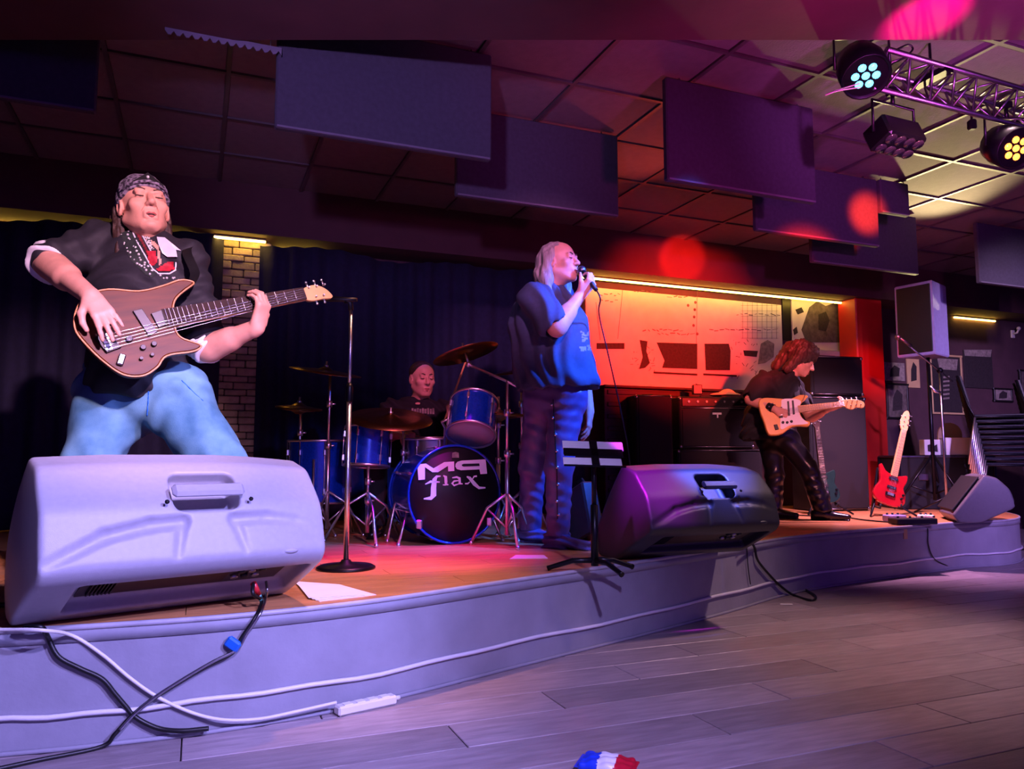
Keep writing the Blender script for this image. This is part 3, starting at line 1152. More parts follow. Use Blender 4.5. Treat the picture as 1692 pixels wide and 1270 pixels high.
# ------------------------------------------------------------------ boards and pictures on the back wall
def wall_board(name, label, cat, px0, px1, py0, py1, matl, frame_mat=None, fw=0.02, th=0.02, group=None, v=WALLV):
    ul, zt = wall_hit(px0, py0, v); ur, _ = wall_hit(px1, py0, v); _, zb2 = wall_hit(px0, py1, v)
    M = wall_frame(ul, v, zb2)
    t = thing_m(name, label, cat, M, group)
    w = ur - ul; h = zt - zb2
    m = MB(); m.box((w / 2, h / 2, th / 2), (w, h, th), None, 0.003); m.build('board', matl, t)
    if frame_mat:
        for (cx, cy, sx, sy) in ((w / 2, 0, w + fw * 2, fw), (w / 2, h, w + fw * 2, fw), (0, h / 2, fw, h), (w, h / 2, fw, h)):
            m = MB(); m.box((cx, cy, th / 2 + 0.006), (sx, sy, th + 0.012), None, 0.003); m.build('frame_bar', frame_mat, t)
    return t, w, h, th


def pr(t, name, matl, poly, z0, dz=0.003):
    a = sum(poly[k - 1][0] * poly[k][1] - poly[k][0] * poly[k - 1][1] for k in range(len(poly)))
    if a < 0: poly = poly[::-1]
    return MB().prism(poly, z0, z0 + dz).build(name, matl, t)


def rect(x0, y0, x1, y1): return [(x0, y0), (x1, y0), (x1, y1), (x0, y1)]


def px_map(t, v=WALLV):
    Mi = MW[t.name].inverted()
    def f(px, py):
        u, zz = wall_hit(px, py, v)
        q = Mi @ W(u, v, zz)
        return (q.x, q.y)
    return f


# the long white mural with line drawings of guitars and amplifiers
mu, mw, mh, mth = wall_board('mural', 'long white mural of drawn guitars and amplifiers glowing red and yellow', 'mural', 966, 1288, 474, 640, 'white_board')
f = px_map(mu)
# two dark amplifier windows
pr(mu, 'drawn_amplifier', 'print_dark', [f(1083, 566), f(1150, 568), f(1150, 610), f(1092, 608), f(1096, 596)], mth)
pr(mu, 'drawn_amplifier', 'print_dark', [f(1162, 568), f(1202, 568), f(1205, 580), f(1204, 612), f(1164, 612)], mth)
for (a, b) in ((f(1078, 614), f(1150, 617)), (f(1160, 617), f(1215, 619))):
    pr(mu, 'drawn_shelf', 'print_dark', rect(a[0], a[1] - 0.02, b[0], a[1]), mth)
pr(mu, 'drawn_band', 'print_dark', [f(984, 567), f(1030, 567), f(1030, 577), f(984, 577)], mth)
pr(mu, 'drawn_headstock', 'print_dark', [f(1055, 562), f(1068, 564), f(1066, 580), f(1072, 600), f(1064, 608), f(1054, 610), f(1060, 590)], mth)
pr(mu, 'drawn_label', 'print_dark', [f(1226, 579), f(1250, 580), f(1248, 590), f(1228, 588)], mth)
pr(mu, 'drawn_figure', 'print_grey', [f(1255, 568), f(1266, 562), f(1277, 568), f(1276, 590), f(1262, 600), f(1250, 602)], mth)
# column of tuning-peg dots
for (x, y) in ((1147, 500), (1146, 512), (1145, 524), (1144, 538), (1135, 505), (1150, 552)):
    c = f(x, y)
    pr(mu, 'drawn_peg', 'print_mid', [(c[0] + 0.016 * math.cos(k * PI / 4), c[1] + 0.016 * math.sin(k * PI / 4)) for k in range(8)], mth)
# fine drawn lines, too small to pick apart
m = MB()
rr = random.Random(11)
def stroke(p, q, w=0.005):
    p = Vector((*p, mth + 0.001)); q = Vector((*q, mth + 0.001)); d = q - p; L_ = d.length
    if L_ < 1e-4: return
    m.box((p + q) / 2, (L_, w, 0.002), Matrix.Rotation(math.atan2(d.y, d.x), 4, 'Z'))
for (x0, x1, y) in ((988, 1020, 487), (990, 1018, 497), (1060, 1130, 546), (1085, 1140, 552), (1045, 1078, 482), (1100, 1140, 490), (1170, 1280, 545), (1215, 1285, 520)):
    x = x0
    while x < x1:
        xe = x + rr.uniform(3, 9); stroke(f(x, y + rr.uniform(-2, 2)), f(xe, y + rr.uniform(-2, 2)), rr.uniform(0.004, 0.010)); x = xe + rr.uniform(1, 4)
stroke(f(1027, 480), f(1019, 560), .004); stroke(f(983, 500), f(990, 562), .004); stroke(f(1150, 480), f(1148, 600), .004)
for x in range(1225, 1285, 8): stroke(f(x, 500), f(x, 560), .002)
for y in range(505, 560, 9): stroke(f(1222, y), f(1284, y), .002)
for k in range(26):
    x = rr.uniform(1040, 1080); y = rr.uniform(575, 612); stroke(f(x, y), f(x + rr.uniform(-6, 6), y + rr.uniform(-6, 6)), .005)
for k in range(30):
    x = rr.uniform(1205, 1250); y = rr.uniform(560, 625); stroke(f(x, y), f(x + rr.uniform(-6, 6), y + rr.uniform(-6, 6)), .005)
o = m.build('drawn_lines', 'print_mid', mu); o['kind'] = 'stuff'

# dark strip, then a black and white poster
wall_board('door_strip', 'narrow dark strip on the wall between the mural and the poster', 'strip', 1290, 1303, 474, 562, 'frame_black')
po, pw, ph_, pth = wall_board('poster', 'black and white guitar player poster left of the red post', 'poster', 1305, 1416, 478, 575, 'white_board')
f = px_map(po)
pr(po, 'printed_crowd', 'print_mid', [f(1335, 508), f(1348, 498), f(1362, 506), f(1378, 500), f(1396, 510), f(1398, 566), f(1330, 566), f(1322, 545)], pth)
pr(po, 'printed_face', 'print_dark', [f(1350, 520), f(1362, 515), f(1368, 530), f(1362, 548), f(1350, 545)], pth + .002)
pr(po, 'printed_hat', 'print_dark', [f(1312, 512), f(1322, 508), f(1326, 516), f(1316, 520)], pth)
pr(po, 'printed_mark', 'print_dark', [f(1308, 545), f(1314, 540), f(1316, 550), f(1310, 554)], pth)
sh, sw_, shh, sth = wall_board('wall_shelf', 'thin pale shelf under the black and white poster', 'shelf', 1300, 1418, 577, 585, 'white_board', th=0.09)

# framed pictures right of the red post
PICS = [
    ('tall framed picture near the top of the wall just right of the red post', 1478, 1512, 482, 560, 'print_mid', 'frame_gold'),
    ('small pale print right of the red post', 1458, 1492, 598, 628, 'print_grey', None),
    ('tan poster left of the loudspeaker pole', 1496, 1516, 590, 640, 'tan_board', None),
    ('dark picture low beside the red post', 1462, 1496, 634, 690, 'print_mid', 'frame_black'),
    ('large picture in a pale tan frame behind the boom microphone', 1534, 1584, 586, 682, 'print_dark', 'tan_board'),
    ('dark board with a pale top above the stacked chairs', 1590, 1636, 578, 640, 'print_dark', None),
    ('small picture above the top of the stacked chairs', 1640, 1668, 642, 662, 'print_grey', 'frame_black'),
    ('picture at the far right edge of the wall', 1682, 1720, 612, 670, 'print_mid', 'frame_black'),
]
for (lb, x0, x1, y0, y1, mt, fm) in PICS:
    t, w, h, th = wall_board('wall_picture', lb, 'picture', x0, x1, y0, y1, mt, fm, 0.022, group='pictures right of the red post')
    g = px_map(t)
    if 'large picture' in lb:
        for k in range(6):
            pr(t, 'printed_bar', 'print_grey', [g(1556, 622 + k * 7), g(1566, 621 + k * 7), g(1566, 624 + k * 7), g(1556, 625 + k * 7)], th)
        pr(t, 'printed_page', 'print_grey', [g(1546, 592), g(1580, 594), g(1578, 612), g(1550, 610)], th)
    elif 'pale top' in lb:
        pr(t, 'pale_band', 'print_grey', [g(1590, 578), g(1636, 578), g(1634, 590), g(1592, 588)], th)
    else:
        pr(t, 'printed_shape', 'print_dark', [(w * .25, h * .2), (w * .7, h * .25), (w * .75, h * .7), (w * .5, h * .85), (w * .3, h * .6)], th)
wall_bracket = thing('wall_sconce', 'small pale lamp bracket on the dark wall at far right', 'bracket', W(*[wall_hit(1672, 552)[0], WALLV, wall_hit(1672, 552)[1]]), (0, 0, WROT))
m = MB(); m.box((0, -0.01, 0), (0.06, 0.02, 0.10), None, 0.004); m.build('plate', 'white_board', wall_bracket)
m = MB(); m.tube([(0, -0.02, 0.0), (0, -0.07, 0.01), (0, -0.09, 0.05)], 0.012, 8); m.ball((0, -0.09, 0.06), 0.025); m.build('arm', 'white_board', wall_bracket)

# ------------------------------------------------------------------ truss under the ceiling at top right
TA = PZ(1470, 128, 2.76); TB = PZ(1720, 196, 2.76)
TD = (TB - TA).normalized(); TN = Vector((-TD.y, TD.x, 0))
tr = thing('light_truss', 'slim triangular lighting truss hanging under the ceiling at top right', 'truss', TA)
TLN = (TB - TA).length + 1.4
ch = {}
for nm, (dn, dz) in {'a': (-0.09, 0.075), 'b': (0.09, 0.075), 'c': (0.0, -0.075)}.items():
    a = TA + TN * dn + UP * dz - TD * 0.12
    ch[nm] = a
    MB().tube([a, a + TD * TLN], 0.014, 8).build('chord', 'alu', tr, True)
nseg = int(TLN / 0.16)
for i in range(nseg):
    for (p, q) in (('a', 'c'), ('b', 'c'), ('a', 'b')):
        s0, s1 = TD * (i * 0.16), TD * ((i + 0.5) * 0.16)
        m = MB(); m.tube([ch[p] + s0, ch[q] + s1], 0.006, 6); m.build('brace', 'alu', tr, True)
        m = MB(); m.tube([ch[q] + s1, ch[p] + TD * ((i + 1) * 0.16)], 0.006, 6); m.build('brace', 'alu', tr, True)
for k in (0.30, 1.5):
    p = TA + TD * k
    m = MB(); m.tube([p + UP * 0.07, Vector((p.x, p.y, CEIL + 0.004))], 0.007, 6); m.box(p + UP * 0.06, (0.06, 0.2, 0.03), Matrix.Rotation(math.atan2(TD.y, TD.x), 4, 'Z')); m.build('drop_rod', 'black_metal', tr, True)


def par_lamp(label, pos, target, r, ln, lens, box=False):
    pos = Vector(pos); ax = (Vector(target) - pos).normalized()
    t = thing('stage_lamp', label, 'lamp', pos, group='stage lamps on the truss')
    M = frame(pos, ax.orthogonal(), None, ax)
    if box:
        M = frame(pos, TD, None, ax)
        m = MB(); m.box((0, 0, 0), (ln, r * 1.2, r * 1.1), None, 0.012); m.v = [M @ p for p in m.v]
        m.build('housing', 'black_metal', t, True)
        for i in range(4):
            for j in range(2):
                m = MB(); m.lathe([(0.0, .002), (r * .24, .004), (r * .26, -.004)], 12, M @ Matrix.Translation((ln * (-0.36 + 0.24 * i), r * (-0.28 + 0.56 * j), r * 0.56)))
                m.build('lens', lens, t, True)
    else:
        m = MB(); m.lathe([(r * .55, -ln), (r * .85, -ln * .9), (r, -ln * .55), (r, 0.0), (r * 0.93, 0.0), (r * 0.9, -0.02)], 20, M)
        m.build('housing', 'black_metal', t, True)
        ring = [(r * .42 * math.cos(k * PI / 3), r * .42 * math.sin(k * PI / 3)) for k in range(6)] + [(0, 0)]
        m = MB(); m.lathe([(r * .9, -0.022), (r * .9, -0.016)], 20, M); m.build('face', 'black_metal', t, True)
        for (x, y) in ring:
            m = MB(); m.lathe([(0.0, 0.004), (r * .16, 0.0), (r * .18, -0.008)], 10, M @ Matrix.Translation((x, y, -0.012))); m.build('lens', lens, t, True)
    side = ax.cross(UP).normalized()
    top = Vector((pos.x, pos.y, pos.z)) + UP * (r * 1.9)
    w = (ln / 2 if box else r) + 0.015
    back = pos - ax * (0 if box else ln * 0.4)
    if box: side = TD
    m = MB(); m.tube([back + side * w, back + side * w + UP * r * 1.4, back - side * w + UP * r * 1.4, back - side * w], 0.008, 6); m.build('yoke', 'black_metal', t, True)
    m = MB(); m.tube([back + UP * r * 1.4, back + UP * (r * 1.4 + 0.06)], 0.010, 6); m.box(back + UP * (r * 1.4 + 0.07), (0.05, 0.05, 0.04), None, 0.006); m.build('clamp', 'black_metal', t, True)
    return t


L1 = P(1432, 128, 3.55); L1T = P(940, 560, 4.4)
lamp1 = par_lamp('black stage lamp with glowing cyan lenses at the end of the truss', L1, L1 + Vector((-0.05, -0.55, -0.75)), 0.115, 0.21, 'lens_cyan')
L2 = P(1478, 226, 3.75)
par_lamp('wide multi-lens effect lamp hanging below the cyan stage lamp', L2, L2 + Vector((-0.2, -0.5, -0.9)), 0.12, 0.26, 'lens_dark', True)
L3 = P(1682, 246, 3.9)
par_lamp('stage lamp glowing orange at the right edge of the picture', L3, L3 + Vector((0.05, -0.7, -0.45)), 0.11, 0.2, 'lens_orange')
L4 = P(1606, 206, 4.0)
t = thing('truss_hook', 'small black hook hanging from the middle of the truss', 'hook', L4)
m = MB(); m.tube([L4 + UP * 0.10, L4 + UP * 0.02], 0.006, 6); m.build('stem', 'black_metal', t, True)
m = MB(); m.box(L4, (0.04, 0.04, 0.055), None, 0.008); m.build('body', 'black_metal', t, True)
MB().tube(smooth_path([P(1470, 108, 3.55), P(1492, 96, 3.58), P(1508, 82, 3.6), P(1500, 74, 3.6), P(1478, 84, 3.6)], 6), 0.005, 6).build('power_lead', 'cable_black', lamp1, True)
MB().tube(smooth_path([P(1420, 138, 3.52), P(1380, 150, 3.5), P(1364, 157, 3.5), P(1385, 150, 3.48), P(1422, 144, 3.5)], 6), 0.003, 6).build('safety_wire', 'cable_white', lamp1, True)

# the light those lamps give, and further spots with no fixture
spot('lamp_cyan_beam', L1 + Vector((-0.10, 0.02, -0.14)), P(955, 590, 4.4), (0.03, 0.12, 1.0), 330, 38, 0.6, 0.05)
spot('lamp_blue_wash', L1 + Vector((-0.16, 0.0, -0.16)), P(1150, 790, 4.1), (0.10, 0.13, 1.0), 620, 20, 0.7, 0.05)
spot('lamp_red_beam', L3 + Vector((-0.16, 0.10, -0.40)), W(*[wall_hit(1090, 552)[0], WALLV, wall_hit(1090, 552)[1]]), (1.0, 0.020, 0.006), 1050, 36, 1.0, 0.05)
spot('lamp_red_panels', L3 + Vector((-0.14, 0.14, -0.02)), P(1412, 362, 5.9), (1.0, 0.035, 0.008), 700, 13, 0.9, 0.04)
spot('fill_red_soffit', (1.35, 5.3, 2.30), W(*[wall_hit(1125, 428, 0)[0], 0, wall_hit(1125, 428, 0)[1]]), (1.0, 0.015, 0.008), 420, 13, 0.3, 0.04)  # unseen spot added in mid-air to make the red soffit patch
spot('lamp_red_ceiling', P(1125, 470, 5.6), P(1060, 290, 5.2), (1.0, 0.10, 0.06), 12, 90, 0.9, 0.05)
spot('lamp_pink_ceiling', P(1500, 300, 2.6), P(1250, 90, 3.9), (1.0, 0.05, 0.55), 22, 110, 0.9, 0.05)
spot('fill_pink_patch', (1.80, 2.55, 2.15), PZ(1534, 26, zb), (1.0, 0.0, 0.35), 240, 20, 0.15, 0.04)  # unseen spot added in empty air, makes the pink patch under the beam
spot('sconce_up', P(1560, 512, 7.4), P(1545, 372, 6.2), (1.0, 0.80, 0.36), 210, 44, 0.8, 0.05)
spot('lamp_red_post', L3 + Vector((-0.05, 0.16, -0.08)), P(1440, 600, 8.0), (1.0, 0.03, 0.01), 260, 9, 0.9, 0.05)

# ------------------------------------------------------------------ third monitor at the right end of the stage
mon3 = monitor('small stage monitor at the far right end of the stage', 1614, 6.35, math.radians(72), L=0.62, sc=0.80, m_body='plastic_mid')


# ------------------------------------------------------------------ drum kit
def drum(name, label, centre, axis, dia, depth, shell, head_t, head_b, lugs=6, group=None, hoop='chrome'):
    """axis points to the top (batter) head; centre is the shell's centre"""
    axis = Vector(axis).normalized()
    M = frame(Vector(centre), axis.orthogonal(), None, axis)
    t = thing_m(name, label, 'drum', M, group)
    r = dia / 2; h = depth / 2
    m = MB(); m.lathe([(r, -h), (r, h)], 40, cap=False); m.lathe([(r - .006, h), (r - .006, -h)], 40, cap=False); m.build('shell', shell, t)
    m = MB(); m.lathe([(0, h - .002), (r * .99, h - .002), (r * .99, h - .006), (0, h - .006)], 40, cap=False); m.build('top_head', head_t, t)
    m = MB(); m.lathe([(0, -h + .002), (r * .99, -h + .002), (r * .99, -h + .006), (0, -h + .006)], 40, cap=False); m.build('bottom_head', head_b, t)
    for z in (h, -h):
        m = MB(); m.tube([(math.cos(k * PI / 20) * (r + .006), math.sin(k * PI / 20) * (r + .006), z) for k in range(40)], 0.008, 6, closed=True); m.build('hoop', hoop, t)
    for k in range(lugs):
        a = 2 * PI * (k + 0.5) / lugs; c, s = math.cos(a), math.sin(a)
        m = MB()
        m.tube([((r + .010) * c, (r + .010) * s, -h), ((r + .010) * c, (r + .010) * s, h)], 0.003, 6)
        for z in (h * .62, -h * .62):
            m.box(((r + .007) * c, (r + .007) * s, z), (0.018, 0.016, 0.04), Matrix.Rotation(a, 4, 'Z'), 0.004)
        m.build('lug', 'chrome', t)
    return t, M


BD = 4.62
bd_c = P(752, 820, BD); bd_c.z = ST + 0.295
a_ = math.radians(24)
bd_ax = Vector((math.sin(a_), -math.cos(a_), 0.0))
bd_c = bd_c - bd_ax * 0.21
bass_drum, BM = drum('bass_drum', 'blue bass drum with a black front head lettered in white', bd_c, bd_ax, 0.565, 0.42, 'drum_blue', 'drum_head_black', 'drum_head', 8, hoop='drum_blue')
LM = Matrix.Translation(bd_c + bd_ax * 0.2115) @ frame((0, 0, 0), UP.cross(bd_ax), UP)       # x right, y up, z out of the head


def logo(name, polys, mt='logo_white'):
    for pl in polys:
        a = sum(pl[k - 1][0] * pl[k][1] - pl[k][0] * pl[k - 1][1] for k in range(len(pl)))
        if a < 0: pl = pl[::-1]
        m = MB(); m.prism(pl, 0.0, 0.0015, LM); m.build(name, mt, bass_drum, True)


def lg(x, y):                  # from the crop of the drum head in the photograph to metres on the head
    return ((x - 705) / 1060 * 0.575, (635 - y) / 1090 * 0.575)


# the wide M and the reversed P
logo('letter_m', [[lg(*p) for p in ((268, 300), (366, 292), (452, 345), (575, 276), (688, 270), (692, 376), (622, 380), (618, 318), (505, 388), (440, 388), (355, 330), (356, 468), (284, 472))]])
logo('letter_p', [[lg(*p) for p in ((1062, 245), (1082, 410), (1000, 415), (990, 360), (770, 368), (722, 355), (704, 325), (708, 295), (730, 272), (775, 260))]])
logo('letter_counter', [[lg(*p) for p in ((985, 292), (990, 322), (800, 328), (778, 318), (780, 304), (800, 296))]], 'drum_head_black')
for o in [c for c in bass_drum.children if c.name.startswith('letter_counter')]:
    for v in o.data.vertices: v.co += (MW[bass_drum.name].inverted().to_3x3() @ bd_ax) * 0.0012


def pen(name, pts, ws):
    """one calligraphic stroke as a flat letter shape"""
    P_ = [Vector((*lg(*p), 0)) for p in pts]
    L_, R_ = [], []
    for i, p in enumerate(P_):
        t = P_[min(i + 1, len(P_) - 1)] - P_[max(i - 1, 0)]
        t.normalize(); nn = Vector((-t.y, t.x, 0)); w = ws[i] / 1075 * 0.575 / 2
        L_.append((p + nn * w)[:2]); R_.append((p - nn * w)[:2])
    m = MB(); n = len(P_)
    vs = [LM @ Vector((*q, 0.0016)) for q in L_ + R_]
    m.add(vs, [(i, i + 1, n + i + 1, n + i) for i in range(n - 1)])
    return m


def letter(name, strokes):
    m = MB()
    for pts, ws in strokes:
        k = pen(name, pts, ws); m.add(k.v, k.f)
    m.build(name, 'logo_white', bass_drum, True)


letter('letter_f', [([(535, 432), (490, 435), (465, 470), (455, 560), (455, 640), (425, 675), (345, 680)], [14, 26, 50, 62, 66, 40, 14]), ([(360, 520), (420, 492), (525, 498)], [10, 26, 14])])
letter('letter_l', [([(565, 425), (592, 440), (596, 500), (598, 525), (625, 530)], [10, 34, 34, 30, 10]), ([(560, 530), (592, 530)], [10, 18])])
letter('letter_a', [([(668, 452), (720, 445), (752, 458), (757, 520), (790, 522)], [12, 22, 30, 30, 10]), ([(752, 482), (690, 490), (668, 515), (690, 538), (750, 520)], [10, 20, 26, 20, 10])])
letter('letter_x', [([(838, 440), (870, 455), (930, 525), (985, 570), (1062, 570)], [14, 34, 44, 30, 16]), ([(958, 437), (925, 440), (905, 470)], [20, 18, 10]), ([(875, 500), (850, 520), (818, 520)], [10, 18, 14])])
m = MB(); m.prism([(-.022, .215), (.022, .215), (.020, .245), (0, .25), (-.020, .245)][::-1], 0, .001, LM); m.build('maker_badge', 'print_grey', bass_drum, True)
side_ax = UP.cross(bd_ax)
for s_ in (-1, 1):
    p = bd_c + bd_ax * 0.10 + side_ax * s_ * 0.26 - UP * 0.10
    q = p + side_ax * s_ * 0.07 + bd_ax * 0.06; q.z = ST + 0.006
    m = MB(); m.tube([p, q], 0.008, 8); m.ball(q, 0.012); m.build('spur', 'chrome', bass_drum, True)
    p = bd_c + bd_ax * 0.21 + side_ax * s_ * 0.22 - UP * 0.17
    m = MB(); m.box(p, (0.035, 0.03, 0.05), None, 0.006); m.build('claw', 'chrome', bass_drum, True)

rt_c = P(781, 691, 4.72)
tomr, _ = drum('rack_tom', 'bright blue rack tom tilted back above the bass drum', rt_c, (0.06, 0.52, 0.85), 0.285, 0.235, 'drum_blue', 'drum_head', 'drum_head', 6)
p0 = rt_c - Vector((0.06, 0.52, 0.85)).normalized() * 0.06
m = MB(); m.tube([bd_c + UP * 0.28 + bd_ax * 0.02, bd_c + UP * 0.40 + bd_ax * 0.02, rt_c + Vector((-0.19, 0.02, -0.02)), rt_c + Vector((-0.14, 0.03, 0.0))], 0.010, 8); m.build('tom_arm', 'chrome', tomr, True)
ft_c = P(607, 738, 4.85)
tom2, _ = drum('snare_tom', 'blue small tom on a chrome stand left of the bass drum', ft_c, (0.03, 0.10, 1), 0.275, 0.24, 'drum_blue', 'drum_head', 'drum_head', 6)
fl_c = P(528, 765, 5.15); fl_c.z = ST + 0.42
tom3, _ = drum('floor_tom', 'dark blue floor tom in the shadow at the left of the kit', fl_c, (0, 0, 1), 0.40, 0.40, 'drum_blue', 'drum_head', 'drum_head', 8)
for k in range(3):
    a = 0.6 + k * 2 * PI / 3; p = fl_c + Vector((math.cos(a) * .215, math.sin(a) * .215, 0))
    m = MB(); m.tube([p + UP * 0.08, p - UP * 0.25, Vector((p.x, p.y, ST + 0.01)) + Vector((math.cos(a) * .03, math.sin(a) * .03, 0))], 0.008, 8); m.build('leg', 'chrome', tom3, True)
sn_c = P(712, 742, 4.98)
snare, _ = drum('snare_drum', 'snare drum half hidden behind the bass drum under the ride cymbal', sn_c, (0, -0.05, 1), 0.35, 0.14, 'steel', 'drum_head', 'drum_head', 8)
# snare basket stand
m = MB(); m.tube([(0, 0, -0.07), (0, 0, -(sn_c.z - ST) + 0.25)], 0.011, 8); m.build('stand_tube', 'chrome', snare)
for k in range(3):
    a = k * 2 * PI / 3
    m = MB(); m.tube([(0, 0, -(sn_c.z - ST) + 0.30), (math.cos(a) * .22, math.sin(a) * .22, -(sn_c.z - ST) + 0.012)], 0.008, 8); m.build('leg', 'chrome', snare)


def tripod(t, foot, r_, z_top, z_col, rot=0.3, name='leg'):
    for k in range(3):
        a = rot + k * 2 * PI / 3; d = Vector((math.cos(a), math.sin(a), 0))
        m = MB()
        m.tube([foot + UP * z_top, foot + d * r_ * 0.55 + UP * (z_top * 0.72), foot + d * r_ + UP * 0.012], 0.009, 8)
        m.ball(foot + d * r_ + UP * 0.012, 0.013)
        m.build(name, 'chrome', t, True)
        m = MB(); m.tube([foot + UP * z_col, foot + d * r_ * 0.55 + UP * (z_top * 0.70)], 0.006, 6); m.build('strut', 'chrome', t, True)


def stand(name, label, px, d, top, rot=0.3, r_=0.24, group='chrome cymbal stands'):
    foot = on_stage(px, d)
    t = thing(name, label, 'stand', foot, group=group)
    z = top.z
    zm = ST + (z - ST) * 0.55
    m = MB(); m.tube([foot + UP * 0.06, Vector((foot.x, foot.y, zm))], 0.013, 10); m.build('lower_tube', 'chrome', t, True)
    m = MB(); m.tube([Vector((foot.x, foot.y, zm - 0.05)), Vector((foot.x, foot.y, z))], 0.009, 10); m.build('upper_tube', 'chrome', t, True)
    for zz in (zm, ST + (z - ST) * 0.80):
        m = MB(); m.lathe([(.018, -.02), (.020, 0), (.018, .02)], 12, Matrix.Translation((foot.x, foot.y, zz))); m.tube([(foot.x, foot.y, zz), (foot.x + .04, foot.y, zz)], 0.006, 6); m.build('wing_clamp', 'chrome', t, True)
    tripod(t, foot, r_, 0.30, 0.10, rot)
    return t, foot


def cymbal(name, label, c, nrm, dia, group='cymbals of the drum kit', hat=False):
    nrm = Vector(nrm).normalized()
    t = thing_m(name, label, 'cymbal', frame(Vector(c), nrm.orthogonal(), None, nrm), group)
    r = dia / 2
    def plate(sg, z0):
        return [(0.006, z0 + sg * .028), (0.02, z0 + sg * .026), (0.045, z0 + sg * .012), (0.055, z0 + sg * .008), (r * .6, z0 + sg * .003), (r, z0 - sg * .006), (r, z0 - sg * .0075), (r * .6, z0 + sg * .0015), (.055, z0 + sg * .006)]
    m = MB(); m.lathe(plate(1, 0), 48, cap=False); m.build('plate', 'cymbal', t)
    if hat:
        m = MB(); m.lathe(plate(-1, -0.02), 48, cap=False); m.build('bottom_plate', 'cymbal', t)
    m = MB(); m.lathe([(.014, .028), (.014, .040), (.006, .042), (.006, .065)], 12); m.build('wing_nut', 'chrome', t)
    return t


c = P(538, 613, 4.95); s1 = stand('cymbal_stand', 'straight chrome stand under the left crash cymbal', 540, 4.95, c, 0.5)
cymbal('crash_cymbal', 'left crash cymbal of the drum kit, dark bronze', c, (0.16, -0.14, 1), 0.46)
c = P(494, 672, 5.0); stand('cymbal_stand', 'chrome stand under the low hi-hat at the far left of the kit', 492, 5.0, c, 0.1)
cymbal('hi_hat', 'low hi-hat pair at the far left of the kit', c, (0.1, -0.12, 1), 0.30, hat=True)
c = P(645, 690, 4.70); 
ts, tf = stand('tom_stand', 'chrome stand holding the small blue tom', 607, 4.70, P(607, 770, 4.70), 0.9, 0.27)
cs, cf = stand('cymbal_stand', 'chrome stand behind the ride cymbal', 665, 4.88, P(665, 712, 4.88), 0.2, 0.2)
cc = P(645, 690, 4.82)
cymbal('ride_cymbal', 'large ride cymbal over the small blue tom', cc, (0.10, -0.32, 1), 0.53)
m = MB(); m.tube([Vector((cf.x, cf.y, P(665, 714, 4.88).z)), cc - UP * 0.01], 0.007, 8); m.build('tilter', 'chrome', cs, True)
# right crash on a boom
st4, f4 = stand('cymbal_stand', 'chrome boom stand under the right crash cymbal', 838, 4.55, P(838, 628, 4.55), 0.8, 0.22)
hub = P(774, 602, 4.62); bend = P(838, 630, 4.55); tailp = P(858, 640, 4.53)
m = MB(); m.tube([tailp, bend, hub], 0.008, 8); m.build('boom', 'chrome', st4, True)
cc2 = P(769, 583, 4.64)
m = MB(); m.tube([hub, cc2], 0.008, 8); m.ball(hub, 0.018); m.build('tilter', 'chrome', st4, True)
cymbal('crash_cymbal', 'right crash cymbal tilted steeply on its boom', cc2, (-0.30, 0.10, 1), 0.41)
c5 = P(858, 613, 4.95)
st5, f5 = stand('cymbal_stand', 'chrome cymbal stand close behind the singer', 862, 4.95, c5, 0.4, 0.2)
cymbal('crash_cymbal', 'crash cymbal partly hidden behind the singer', c5, (-0.12, -0.15, 1), 0.40)
c6 = P(832, 684, 4.85)
st6, f6 = stand('hi_hat_stand', 'thin hi-hat stand right of the bass drum', 823, 4.85, P(823, 655, 4.85), 1.2, 0.2)
cymbal('hi_hat', 'hi-hat pair right of the blue rack tom', Vector((f6.x, f6.y, c6.z)), (0, 0.03, 1), 0.34, hat=True)

# ------------------------------------------------------------------ straight microphone stand left of the kit
foot = on_stage(573, 3.62)
mtop = P(577, 506, 3.62)
t = thing('microphone_stand', 'straight chrome microphone stand with a round base in front of the drums', 'stand', foot)
m = MB(); m.lathe([(0.135, 0), (0.135, .008), (0.12, .016), (0.03, .024), (0.02, .04)], 32, Matrix.Translation(foot + UP * 0.001)); m.build('round_base', 'black_metal', t, True)
m = MB(); m.tube([foot + UP * .03, Vector((foot.x, foot.y, ST + 0.80))], 0.012, 10); m.build('lower_tube', 'chrome', t, True)
m = MB(); m.tube([Vector((foot.x, foot.y, ST + 0.78)), Vector((foot.x, foot.y, mtop.z))], 0.008, 10); m.build('upper_tube', 'chrome', t, True)
m = MB(); m.lathe([(.014, -.03), (.017, -.02), (.017, .04), (.012, .06)], 12, Matrix.Translation((foot.x, foot.y, ST + .80))); m.build('grip', 'black_metal', t, True)
m = MB(); m.tube([Vector((foot.x, foot.y, mtop.z - .02)), Vector((foot.x - .005, foot.y, mtop.z + .02)), Vector((foot.x - .03, foot.y - .01, mtop.z + .025))], 0.013, 8); m.build('clip', 'plastic_dark', t, True)
mic0 = Vector((foot.x - .02, foot.y - .01, mtop.z + .03)); mic1 = mic0 + Vector((-0.17, -0.03, 0.005))
t = thing('microphone', 'black microphone resting on the straight chrome stand', 'microphone', mic0)
m = MB(); m.tube([mic0 + Vector((.05, 0, 0)), mic0, mic1 + (mic0 - mic1) * .2], [0.010, .012, .015], 10); m.build('body', 'plastic_dark', t, True)
m = MB(); m.ball(mic1, 0.025, 14, 10); m.build('grille', 'mic_grille', t, True)

